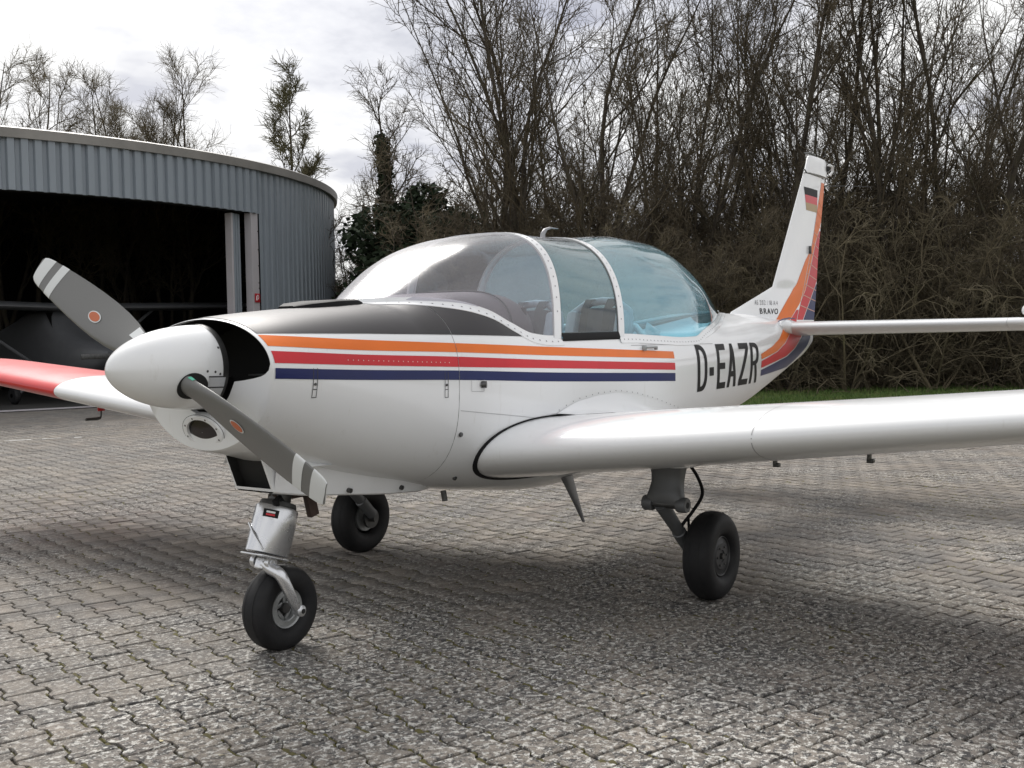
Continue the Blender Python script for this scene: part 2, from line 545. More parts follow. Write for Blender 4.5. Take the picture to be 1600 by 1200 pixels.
# ---- cowling with its open inlet
HB = [(.393, 1.240), (.390, 1.222), (.378, 1.204), (.350, 1.190), (.30, 1.180), (.24, 1.172), (.19, 1.167)]
def hole_pt(k, n):
    """inlet outline, k 0..n from deck centre down the port side to the middle under the spinner"""
    t = k / n
    cut = 0.62
    a_end = 0.10
    if t <= cut:
        a = PI / 2 - (t / cut) * (PI / 2 - a_end)
        x, y, z = fus_pt(0.40, a, -1)
        return (y * 0.985, 1.22 + (z - 1.22) * 0.985)
    q = (t - cut) / (1 - cut)
    if q <= .6:
        d = np.r_[0, np.cumsum(np.hypot(*np.diff(np.array(HB), axis=0).T))]
        u = q / .6 * d[-1]
        return (-float(np.interp(u, d, [h[0] for h in HB])), float(np.interp(u, d, [h[1] for h in HB])))
    a = (q - .6) / .4
    y = -.19 * (1 - a)
    return (y, min(1.167, 1.222 - math.sqrt(max(0, .190**2 - y * y)) - .0))
NH = 40
def cowl_half(x, sc):
    R = []
    cut = 0.62
    for k in range(NH + 1):
        t = k / NH
        if t <= cut: a = PI / 2 - (t / cut) * (PI / 2 - .10)
        else: a = .10 - (t - cut) / (1 - cut) * (PI / 2 + .10)
        p = fus_pt(max(x, .40), a, -1)
        zc = f_zc(max(x, .40))
        R.append((x, p[1] * sc, zc + (p[2] - zc) * sc))
    return R
def full(half):
    return half + [(p[0], -p[1], p[2]) for p in half[::-1]][1:]
rows = []
hole = [(0.40, *hole_pt(k, NH)) for k in range(NH + 1)]
rows.append(full([(0.435, p[1] * .992, 1.22 + (p[2] - 1.22) * .992) for p in hole]))
rows.append(full([(0.412, p[1] * .994, 1.22 + (p[2] - 1.22) * .994) for p in hole]))
rows.append(full([(0.4075, p[1], p[2]) for p in hole]))
o1 = cowl_half(.412, .992)
for f_ in (.35, .7):
    rows.append(full([(0.4065 + .003 * f_, h_[1] * (1 - f_) + o_[1] * f_, h_[2] * (1 - f_) + o_[2] * f_) for h_, o_ in zip(hole, o1)]))
rows.append(full(o1))
rows.append(full(cowl_half(.420, .997)))
rows.append(full(cowl_half(.432, 1.0)))
for x in span(.452, 1.4190, 26):
    rows.append(full(cowl_half(x, 1.0)))
MB().grid(rows).build("cowling", M['white'], plane, sharp=60, fix=False)
# duct behind the inlet
rows = [full([(x, p[1] * s, 1.22 + (p[2] - 1.22) * s) for p in hole]) for x, s in ((.430, .99), (.52, 1.0), (.70, .9))]
g = MB().grid(rows)
g.F.append(tuple(len(g.V) - len(rows[0]) + k for k in range(len(rows[0]))))
g.build("inlet_duct", M['dark'], plane, fix=False)
# baffle plate seen inside the inlet on the port side
MB().box((.56, -.27, 1.19), (.16, .17, .006)).build("baffle", M['steel'], plane, bevel=.001)

# ---- surface patches (paint, panels) on the fuselage side
def side_patch(name, x0, x1, zlo, zhi, mat, nx=24, nz=4, off=.0016, side=-1, parent=plane):
    rows = []
    for i in range(nx):
        x = x0 + (x1 - x0) * i / (nx - 1)
        a, b = zlo(x), zhi(x)
        rows.append([(x, side * (fus_y(x, a + (b - a) * k / (nz - 1)) + off), a + (b - a) * k / (nz - 1)) for k in range(nz)])
    return MB().grid(rows).build(name, mat, parent, fix=False)

# anti-glare panel: deck patch from the lip to the windscreen
def deck_patch(name, x0, x1, mat, zedge, off, nx=40, nn=40):
    rows = []
    for x in span(x0, x1, nx):
        ze = zedge(x)
        h = fus_ht(x); n = f_nt(x)
        a0 = math.asin(min(1, max(0, (ze - f_zc(x)) / h))**(n / 2))
        te = th_end(x)
        half = [fus_pt(x, a0 + (te - a0) * k / nn, -1, off) for k in range(nn + 1)]
        rows.append(half + [(p[0], -p[1], p[2]) for p in half[::-1]])
    MB().grid(rows).build(name, mat, plane, fix=False)
AG = lambda x: float(np.interp(x, [.4, .9, 1.42, 2.15], [1.352, 1.346, 1.336, 1.318]))
deck_patch("anti_glare_panel", .424, 1.4185, M['black'], AG, .0018)
deck_patch("anti_glare_panel", 1.422, 2.02, M['black'], AG, .0018)

# ---- stripes on both sides
SXX = [.42, .85, 1.39, 2.07, 3.47]
SZ = dict(orange=([1.304, 1.279, 1.259, 1.229, 1.177], [1.347, 1.323, 1.300, 1.272, 1.219]),
          red=([1.239, 1.217, 1.193, 1.165, 1.109], [1.285, 1.261, 1.239, 1.206, 1.151]),
          navy=([1.179, 1.157, 1.135, 1.100, 1.042], [1.220, 1.198, 1.177, 1.144, 1.090]))
ST = {k: (pchip(SXX, v[0]), pchip(SXX, v[1])) for k, v in SZ.items()}
XE = 3.47
for s in (-1, 1):
    for key in ('orange', 'red', 'navy'):
        lo, hi = ST[key]
        for xa, xb, nx in ((.422, 1.4185, 30), (1.422, XE, 50)):
            side_patch("stripe", xa, xb, lo, hi, M[key], nx, 4, .0016, s)

# ---- registration letters, built stroke by stroke and laid on the side
def side_strip(mbd, A, B, side, off=.0022, n=8, yfun=None):
    """strip between two (x,z) polylines laid on the fuselage side"""
    yf = yfun or fus_y
    rows = []
    for (xa, za), (xb, zb_) in zip(A, B):
        r = []
        for k in range(n):
            t = k / (n - 1)
            x, z = xa + (xb - xa) * t, za + (zb_ - za) * t
            r.append((x, side * (yf(x, z) + off), z))
        rows.append(r)
    mbd.grid(rows)

def densify(P, n):
    P = np.array(P, float)
    d = np.r_[0, np.cumsum(np.hypot(*np.diff(P, axis=0).T))]
    t = np.linspace(0, d[-1], n)
    return [(float(np.interp(k, d, P[:, 0])), float(np.interp(k, d, P[:, 1]))) for k in t]

def letter(ch, x0, x1, z0, z1, side):
    mbd = MB()
    W = x1 - x0; H = z1 - z0
    tv = .27 * W          # vertical stroke width
    thh = .14 * H
    X = (lambda u: x0 + u * W) if side < 0 else (lambda u: x1 - u * W)
    Z = lambda v: z0 + v * H
    sv, sh = tv / W, thh / H
    def bar(u0, v0, u1, v1):
        A = densify([(X(u0), Z(v0)), (X(u1), Z(v0))], 6); B = densify([(X(u0), Z(v1)), (X(u1), Z(v1))], 6)
        side_strip(mbd, A, B, side, n=10)
    def slant(p, q, wd):
        A = densify([(X(p[0]), Z(p[1])), (X(q[0]), Z(q[1]))], 14); B = densify([(X(p[0] + wd), Z(p[1])), (X(q[0] + wd), Z(q[1]))], 14)
        side_strip(mbd, A, B, side, n=4)
    def bowl(v0, v1, u0):
        o, i = [], []
        for k in range(25):
            a = PI / 2 - PI * k / 24
            e = 2 / 2.8
            cc, ss = abs(math.cos(a))**e, math.copysign(abs(math.sin(a))**e, math.sin(a))
            vc, vh = (v0 + v1) / 2, (v1 - v0) / 2
            o.append((X(u0 + (1 - u0) * cc), Z(vc + vh * ss)))
            i.append((X(u0 + (1 - u0 - sv) * cc), Z(vc + (vh - sh * .75) * ss)))
        side_strip(mbd, o, i, side, n=4)
    if ch == 'D':
        bar(0, 0, sv, 1); bowl(0, 1, sv * .9)
    elif ch == 'E':
        bar(0, 0, sv * 1.05, 1); bar(sv, 0, 1, sh); bar(sv, 1 - sh, 1, 1); bar(sv, .5 - sh * .45, .92, .5 + sh * .55)
    elif ch == 'A':
        slant((0, 0), (.5 - sv * .5, 1), sv); slant((1 - sv, 0), (.5 - sv * .5, 1), sv); bar(.22, .24, .78, .24 + sh * .9)
    elif ch == 'Z':
        bar(.03, 1 - sh, 1, 1); bar(0, 0, 1, sh); slant((0, sh * .98), (1 - sv * 1.1, 1 - sh * .98), sv * 1.1)
    elif ch == 'R':
        bar(0, 0, sv, 1); bowl(.44, 1, sv * .9); slant((1 - sv * 1.05, 0), (.52 - sv * .3, .46), sv)
    elif ch == '-':
        bar(0, 0, 1, 1)
    mbd.build("registration_letter", M['letter'], plane, fix=False)
LET = [('D', 3.825, 3.995), ('-', 4.035, 4.115), ('E', 4.185, 4.36), ('A', 4.40, 4.605), ('Z', 4.665, 4.90), ('R', 4.955, 5.18)]
for ch, a, b in LET:
    letter(ch, a, b, *((.957, 1.253) if ch != '-' else (1.05, 1.105)), -1)
x = 3.825
for ch, a, b in LET[::-1]:
    w = .085 if ch == '-' else .19
    letter(ch, x, x + w, *((.957, 1.253) if ch != '-' else (1.05, 1.105)), 1)
    x += w + .04

# ---- rear bands on the fuselage tail
def band(name, L, R_, mat, side, gap=.010):
    A, B = densify(L, 30), densify(R_, 30)
    A2, B2 = [], []
    for (xa, za), (xb, zb_) in zip(A, B):
        d = math.hypot(xb - xa, zb_ - za) or 1
        g = min(gap, d * .4) / d * .5
        A2.append((xa + (xb - xa) * g, za + (zb_ - za) * g)); B2.append((xb - (xb - xa) * g, zb_ - (zb_ - za) * g))
    mbd = MB()
    side_strip(mbd, A2, B2, side, off=.0018, n=8)
    mbd.build(name, mat, plane, fix=False)
OL = [(5.255, 1.170), (5.60, 1.217), (5.86, 1.27), (6.06, 1.335), (6.22, 1.385)]
OR = [(5.265, 1.120), (5.77, 1.173), (6.05, 1.235), (6.33, 1.330), (6.50, 1.385)]
RR = [(5.268, 1.053), (6.13, 1.128), (6.42, 1.19), (6.68, 1.285), (6.86, 1.37)]
NR = [(5.285, .993), (6.30, 1.03), (6.62, 1.100), (6.90, 1.185), (7.07, 1.275)]
for s in (-1, 1):
    band("tail_stripe", OL, OR, M['orange'], s)
    band("tail_stripe", OR, RR, M['red'], s, .016)
    band("tail_stripe", RR, NR, M['navy'], s, .016)

# ---- fin, rudder
def fin_rows(zs, xa, xb, nx=26, off=0.0, side=None):
    rows = []
    for z in zs:
        a, b = xa(z), xb(z)
        if side is None:
            X = [a + (b - a) * (1 - math.cos(PI * k / (nx - 1))) / 2 for k in range(nx)]
            r = [(x, -fin_half(x, z), z) for x in X] + [(x, fin_half(x, z), z) for x in X[::-1]]
        else:
            r = [(a + (b - a) * k / (nx - 1), side * (fin_half(a + (b - a) * k / (nx - 1), z) + off), z) for k in range(nx)]
        rows.append(r)
    return rows
zs = [1.30, 1.36, 1.40, 1.44, 1.47, 1.49, 1.52, 1.56, 1.60, 1.64, 1.68, 1.708, 1.74, 1.8, 1.9, 2.1, 2.3, 2.5, 2.65, 2.72, 2.738]
g = MB().grid(fin_rows(zs, fin_le, lambda z: fin_hinge(z) - .006), closed=True)
n_ = 52
g.F.append(tuple(len(g.V) - n_ + k for k in range(n_)))
fin = g.build("fin", M['white'], plane, sharp=45)
zs = span(1.225, 2.735, 27)
g = MB().grid(fin_rows(zs, lambda z: fin_hinge(z) + .006, fin_te), closed=True)
g.F.append(tuple(range(n_))); g.F.append(tuple(len(g.V) - n_ + k for k in range(n_)))
rudder = g.build("rudder", M['white'], plane, sharp=45)
# horn balance cap on top of the rudder
rows = []
for z, sx, sy in ((2.752, 1, 1), (2.80, .985, 1), (2.86, .96, .97), (2.895, .93, .85), (2.912, .88, .62), (2.918, .8, .25)):
    a, b = 7.105 + (z - 2.75) * .45, 7.655
    c_, hw = (a + b) / 2 + .01, (b - a) / 2 * sx
    X = [c_ - hw * math.cos(PI * k / 25) for k in range(26)]
    hh = lambda x: max(.003, .040 * math.sqrt(max(0, 1 - ((x - (c_ - hw * .15)) / (hw * 1.2))**2)) if x > c_ - hw else .003) * sy
    prof = lambda x: .042 * sy * (max(0, 1 - ((x - c_) / hw)**2))**.45
    rows.append([(x, -prof(x), z) for x in X] + [(x, prof(x), z) for x in X[::-1]])
g = MB().grid(rows, closed=True)
g.F.append(tuple(range(52))); g.F.append(tuple(len(g.V) - 52 + k for k in range(52)))
horn = g.build("rudder_horn", M['white'], rudder, sharp=45)
MB().lathe([(.0, 0), (.026, 0), (.030, .02), (.026, .05), (.012, .07), (0, .072)], axis_mat((7.60, -.01, 2.83), (1, -.3, .15)), 16).build("tail_light", M['dark'], plane)
MB().tube([(7.62, -.045, 2.87), (7.68, -.055, 2.86), (7.71, -.05, 2.82), (7.69, -.03, 2.78)], .012, 8).build("tail_light_guard", M['white'], plane)
MB().tube([(7.52, -.03, 2.665), (7.62, -.22, 2.66), (7.70, -.42, 2.64)], [.004, .003, .002], 6).build("whip_antenna", M['steel'], plane)
MB().tube([(7.1, 0, 2.92), (7.25, 0, 2.935), (7.38, 0, 2.935)], [.004, .012, .01], 8).build("beacon", M['steel'], plane)
MB().tube([(7.10, -.02, 2.745), (7.06, -.02, 2.765)], .007, 6).build("horn_bracket", M['steel'], plane)

of_l = lambda z: float(np.interp(z, [1.38, 1.44, 1.593, 1.748, 1.96, 2.08], [6.24, 6.375, 6.596, 6.841, 7.065, 7.24]))
od = lambda z: float(np.interp(z, [1.38, 1.43, 1.571, 1.704, 1.939, 2.143, 2.33, 3.0], [6.60, 6.691, 6.931, 7.076, 7.235, 7.363, 7.53, 8.0]))
rd = lambda z: float(np.interp(z, [1.38, 1.43, 1.675, 1.80, 3.0], [6.95, 7.023, 7.281, 7.42, 8.5]))
for s in (-1, 1):
    hx = lambda z: fin_hinge(z) - .007
    hr = lambda z: fin_hinge(z) + .007
    MB().grid(fin_rows(span(1.36, 2.03, 24), lambda z: min(of_l(z), hx(z) - .002), lambda z: min(od(z) - .008, hx(z)), 8, .0016, s)).build("fin_stripe", M['orange'], fin, fix=False)
    MB().grid(fin_rows(span(1.36, 1.52, 8), lambda z: od(z) + .008, lambda z: max(od(z) + .01, min(hx(z), rd(z) - .008)), 6, .0016, s)).build("fin_stripe", M['red'], fin, fix=False)
    MB().grid(fin_rows(span(1.54, 2.70, 30), lambda z: max(hr(z), of_l(z)), lambda z: max(hr(z) + .002, min(od(z) - .008, fin_te(z) - .004)), 8, .0016, s)).build("rudder_stripe", M['orange'], rudder, fix=False)
    MB().grid(fin_rows(span(1.432, 2.25, 26), lambda z: max(hr(z), od(z) + .008), lambda z: max(hr(z) + .002, min(rd(z) - .008, fin_te(z) - .004)), 8, .0016, s)).build("rudder_stripe", M['red'], rudder, fix=False)
    MB().grid(fin_rows(span(1.432, 1.76, 12), lambda z: rd(z) + .008, lambda z: max(rd(z) + .01, fin_te(z) - .004), 6, .0016, s)).build("rudder_stripe", M['navy'], rudder, fix=False)
    for z0 in span(1.56, 2.52, 11):
        rows = []
        for k in range(8):
            t = k / 7
            rr = []
            for dz in (-.004, .004):
                z = z0 + dz - .05 * t
                xx = hr(z) + (fin_te(z) - .01 - hr(z)) * t
                rr.append((xx, s * (fin_half(xx, z) + .0034), z))
            rows.append(rr)
        MB().grid(rows).build("rudder_rib", M['riblight'] if z0 < 2.3 else M['orange'], rudder, fix=False)
    # flag
    for i, key in enumerate(('letter', 'flagred', 'gold')):
        zt_, zb2 = 2.615 - .068 * i, 2.615 - .068 * (i + 1)
        MB().grid(fin_rows(span(zb2, zt_, 4), lambda z: 7.045 + (2.615 - z) * .22, lambda z: 7.40 + (2.615 - z) * -.02, 8, .0016, s)).build("flag_stripe", M[key], fin, fix=False)
MB().box((7.165, -.028, 2.06), (.02, .02, .07)).build("hinge_bracket", M['steel'], plane, bevel=.003)

# lettering on the fin (flat print turned into thin meshes)
def fin_text(body, xc, zc, hgt, wscale, mat, side, bold=0.0):
    """every character is a mesh of its own"""
    def outline(txt):
        cu = bpy.data.curves.new("lettering", 'FONT')
        cu.body = txt; cu.size = 1.0; cu.offset = bold
        to = bpy.data.objects.new("tmp_text", cu); col.objects.link(to)
        dg = bpy.context.evaluated_depsgraph_get()
        me = bpy.data.meshes.new_from_object(to.evaluated_get(dg))
        bpy.data.objects.remove(to)
        return me
    wd = {c: 0.72 for c in body}
    wd.update({' ': .30, '/': .38, '1': .5, 'S': .66})
    tot = sum(wd[c] for c in body)
    u0 = -tot / 2
    for c in body:
        if c != ' ':
            me = outline(c)
            bm = bmesh.new(); bm.from_mesh(me)
            bmesh.ops.triangulate(bm, faces=bm.faces)
            for v in bm.verts:
                x_ = xc + (u0 + v.co.x) * hgt * wscale * (1 if side < 0 else -1)
                z_ = zc + v.co.y * hgt
                v.co = (x_, side * (fin_half(x_, z_) + .003), z_)
            bm.to_mesh(me); bm.free()
            link_mesh("fin_letter", me, mat, fin)
        u0 += wd[c]
for s in (-1, 1):
    fin_text("BRAVO", 6.20, 1.478, .066, 1.60, M['letter'], s, .008)
    fin_text("AS 202 / 18 A 4", 6.17, 1.552, .056, 1.05, M['grey_letter'], s, 0)

# ---- tailplane
def foil(u, t, camber=0.0):
    """u 0..1: upper TE -> LE -> lower TE; returns (c, h) in chord units"""
    a = 2 * PI * u
    c = 0.5 * (1 + math.cos(a))
    th = 5 * t * (0.2969 * math.sqrt(c) - 0.126 * c - 0.3516 * c * c + 0.2843 * c**3 - 0.1030 * c**4)
    m = 4 * camber * c * (1 - c)
    return c, m + (th if u <= .5 else -th)

def surf_loft(name, sec, side, mat, parent, tip=True, n=56, sharp=40):
    """sec: (y, xle, chord, zle, inc_deg, t, camber)"""
    rows = []
    for y, xl, ch, zl, inc, t, cam_ in sec:
        ca, sa = math.cos(math.radians(inc)), math.sin(math.radians(inc))
        r = []
        for k in range(n):
            c, h = foil(k / (n - 1) if k < n - 1 else 1.0, t, cam_)
            c *= ch; h *= ch
            r.append((xl + c * ca + h * sa, side * y, zl - c * sa + h * ca))
        rows.append(r)
    g = MB().grid(rows)
    if tip:
        b = len(g.V) - n
        g.F.append(tuple(b + k for k in range(n)))
    return g.build(name, mat, parent, sharp=sharp)
for s in (-1, 1):
    sec = [(.03, 6.19, .86, 1.372, 4.2, .125, 0), (.15, 6.19, .86, 1.372, 4.2, .125, 0), (1.0, 6.22, .80, 1.371, 4.2, .125, 0), (1.84, 6.25, .74, 1.370, 4.2, .125, 0)]
    st = surf_loft("tailplane", sec, s, M['white'], plane, True)
    sec = [(1.842, 6.25, .74, 1.370, 4.2, .125, 0), (1.90, 6.262, .72, 1.370, 4.2, .13, 0), (1.955, 6.29, .68, 1.369, 4.2, .125, 0), (1.99, 6.34, .60, 1.366, 4.2, .10, 0), (2.0, 6.42, .45, 1.36, 4.2, .06, 0)]
    surf_loft("tailplane_tip", sec, s, M['white'], plane, True)
    MB().lathe([(0, -.09), (.03, -.075), (.045, -.03), (.047, .05), (.04, .12), (.02, .17), (0, .18)], axis_mat((6.40, s * 1.965, 1.455), (1, 0, .05)), 20).build("balance_horn", M['white'], plane)
    MB().box((6.40, s * 1.965, 1.40), (.05, .02, .05)).build("horn_mount", M['white'], plane, bevel=.004)
    # elevator hinge line
    rows = []
    for i in range(20):
        y = .2 + 1.6 * i / 19
        ca, sa = math.cos(math.radians(4.2)), math.sin(math.radians(4.2))
        xl = np.interp(y, [.15, 1.0, 1.84], [6.19, 6.22, 6.25]); ch = np.interp(y, [.15, 1.84], [.86, .74])
        rr = []
        for c in (.615, .625):
            cc, h = c * ch, -foil(.5 - math.acos(2 * c - 1) / (2 * PI) if False else math.acos(2 * c - 1) / (2 * PI), .125)[1] * ch
            rr.append((xl + cc * ca + h * sa, s * y, 1.372 - cc * sa + h * ca - .0016))
        rows.append(rr)
    MB().grid(rows).build("elevator_gap", M['seam'], st, fix=False)
    # root fillet
    MB().lathe([(0, -.15), (.03, -.13), (.055, -.07), (.062, .0), (.06, .3), (.05, .6), (.03, .85), (0, .95)],
               axis_mat((6.22, s * (.155), 1.372), (1, -s * .11, -.06)), 24).build("tailplane_fillet", M['white'], plane)
    MB().tube([(5.98, s * .19, 1.412), (6.10, s * .185, 1.43), (6.25, s * .175, 1.44), (6.45, s * .15, 1.437)], [.003, .006, .006, .004], 6).build("elevator_seal", M['navy'], plane)

# ---- wings
W_Y = [.30, .55, 1.20, 1.80, 3.05, 4.60, 4.75, 4.83, 4.87]
def wsec(y):
    xl = float(np.interp(y, [.3, .55, 1.8, 4.6, 4.75, 4.83, 4.87], [1.615, 1.61, 1.615, 1.70, 1.74, 1.82, 1.95]))
    te = float(np.interp(y, [.3, 1.2, 4.6, 4.75, 4.83, 4.87], [3.42, 3.36, 2.86, 2.84, 2.80, 2.70]))
    zl = .783 + .0955 * (y - .55)
    t = float(np.interp(y, [.3, .8, 1.8, 3.05, 4.6, 4.83, 4.87], [.166, .160, .146, .134, .125, .09, .03]))
    return (y, xl, te - xl, zl, 2.6, t, .012)
def wing_pt(side, y, c, upper, off=0.0):
    _, xl, ch, zl, inc, t, cam_ = wsec(y)
    u = math.acos(max(-1, min(1, 2 * c - 1))) / (2 * PI)
    if not upper: u = 1 - u
    cc, h = foil(u, t, cam_)
    ca, sa = math.cos(math.radians(inc)), math.sin(math.radians(inc))
    cc *= ch; h = h * ch + (off if upper else -off)
    return (xl + cc * ca + h * sa, side * y, zl - cc * sa + h * ca)
for s in (-1, 1):
    wing = surf_loft("wing", [wsec(y) for y in (.30, .55, .9, 1.20, 1.5, 1.80, 2.2, 2.6, 3.05)], s, M['white'], plane, False, 80)
    tipw = surf_loft("wing_tip", [wsec(y) for y in (3.052, 3.5, 4.0, 4.60, 4.70, 4.75, 4.80, 4.83, 4.85, 4.87)], s, M['tipred'], plane, True, 80)
    tipw["label"] = "red painted outer wing panel"
    def wline(name, pts, wdt, mat):
        """pts: (y, c, upper); ribbon along the wing skin"""
        rows = []
        for y, c, up in pts:
            dy, dc = wdt if isinstance(wdt, tuple) else (0, wdt)
            rows.append([wing_pt(s, y - dy, max(0, c - dc), up, .0014), wing_pt(s, y + dy, min(1, c + dc), up, .0014)])
        MB().grid(rows).build(name, mat, wing, fix=False)
    wline("panel_line", [(y, .30, True) for y in span(.75, 3.04, 20)], .0022, M['gap_lt'])
    wline("panel_line", [(y, .30, False) for y in span(.75, 3.04, 20)], .0022, M['gap_lt'])
    ucs = [(c, True) for c in (.45, .38, .30, .22, .15, .09, .05, .025, .01, .003, 0)] + [(c, False) for c in (.003, .01, .025, .05, .09, .15, .22, .30)]
    wline("panel_line", [(1.80, c, u) for c, u in ucs], (.0025, 0), M['gap_lt'])
    wline("aileron_gap", [(y, .76, True) for y in span(1.0, 3.04, 14)], .004, M['seam'])
    wline("aileron_gap", [(y, .74, False) for y in span(1.0, 3.04, 14)], .004, M['seam'])
    # black gap between wing root and fuselage
    rows = []
    for k in range(91):
        u = .10 + .80 * k / 90
        c = .5 * (1 + math.cos(2 * PI * u)); up = u <= .5
        yb = .50
        for _ in range(6):
            q = wing_pt(1, yb, c, up)
            yb = fus_y(q[0], max(q[2], f_zb(q[0]) + .004))
            yb = min(max(yb, .30), .56)
        wd_ = .007 + .012 * max(0, 1 - c / .10)
        def sk(y, du=0.0):
            uu = u + du
            cc = .5 * (1 + math.cos(2 * PI * uu))
            return Vector(wing_pt(s, y, cc, uu <= .5))
        def lifted(y, o):
            t_ = sk(y, .004) - sk(y, -.004)
            n_v = Vector((t_.z, 0, -t_.x)).normalized()
            ctr = Vector(wing_pt(s, y, .35, True)).lerp(Vector(wing_pt(s, y, .35, False)), .5)
            if n_v.dot(sk(y) - ctr) < 0: n_v = -n_v
            return tuple(sk(y) + n_v * o)
        rows.append([lifted(yb - .02, .008), lifted(yb + .003, .008), lifted(yb + wd_, .006), lifted(yb + wd_ + .001, -.004)])
    MB().grid(rows).build("root_seal", M['seal'], plane, fix=False)
    # black walkway
    rows = [[wing_pt(s, y, c, True, .0025) for y in span(.575, .80, 6)] for c in span(.36, .74, 16)]
    MB().grid(rows).build("walkway", M['walk'], wing, fix=False)
    # wing-to-fuselage fairing
    rows = []
    for i in range(30):
        t = i / 29
        x = 2.10 + 1.45 * t
        zt_ = float(np.interp(t, [0, .06, .16, .3, .45, .6, .75, .9, 1], [.895, .945, .985, 1.005, 1.01, .985, .945, .895, .865]))
        c = (x - 1.52) / 1.86
        wp = wing_pt(s, .64 + .02 * math.sin(PI * t), c, True, .001)
        zt_ = max(zt_, wp[2] + .004)
        p0 = Vector((x, s * (fus_y(x, zt_) + .003), zt_)); p2 = Vector(wp)
        p1 = Vector((x, s * (fus_y(x, wp[2] + .02) + .012), wp[2] + .012))
        rows.append([tuple(p0 * (1 - q)**2 + p1 * 2 * q * (1 - q) + p2 * q * q) for q in span(0, 1, 8)])
    MB().grid(rows).build("wing_fairing", M['white'], plane, fix=False)

# pitot tube under the starboard wing, tie-down and hinge brackets
p = Vector(wing_pt(1, 3.0, .22, False))
mast = MB().box(p + Vector((0, 0, -.018)), (.05, .014, .055)).build("pitot_mast", M['tipred'], plane, bevel=.004)
MB().tube([p + Vector((0, 0, -.04)), p + Vector((-.004, 0, -.082)), p + Vector((-.012, 0, -.092)), p + Vector((-.03, 0, -.095)), p + Vector((-.12, 0, -.095))], [.006, .006, .009, .011, .009], 8).build("pitot_tube", M['steel'], mast)
for s in (-1, 1):
    for y, c in ((1.56, .50), (2.03, .46)):
        p = Vector(wing_pt(s, y, c, False))
        MB().box(p + Vector((.01, 0, -.02)), (.035, .012, .06), Matrix.Rotation(.25, 4, 'Y')).box(p + Vector((.025, 0, -.055)), (.03, .03, .018)).build("hinge_bracket", M['steel'], plane, bevel=.003)

# ---- spinner and propeller
PX, PZ = 0.235, 1.224
SB = .385
prof = []
for k in range(26):
    u = k / 25
    x = SB - .407 * math.cos(u * PI / 2) if False else -.022 + .407 * (1 - math.cos(u * PI / 2))
    q = (SB - x) / .407
    prof.append((.167 * max(0, 1 - q**2.05)**.56, x))
prof += [(.167, .388), (.162, .392), (.0, .392)]
MX = Matrix.Translation((0, 0, PZ)) @ Matrix(((0, 0, 1, 0), (1, 0, 0, 0), (0, 1, 0, 0), (0, 0, 0, 1)))
spinner = MB().lathe(prof, MX, 56).build("spinner", M['white'], plane, sharp=50)
MB().lathe([(.1685, .372), (.1695, .386), (.1695, .398), (.14, .398)], MX, 56).build("spinner_backplate", M['steel'], spinner)
def spin_r(x):
    q = (SB - x) / .407
    return .167 * max(0, 1 - q**2.05)**.56
ANG = math.radians(27.0)
def blade_frame(flip):
    d = Vector((0, -math.cos(ANG), -math.sin(ANG))) * (1 if not flip else -1)
    e = Vector((-1, 0, 0))                # forward
    return d, e
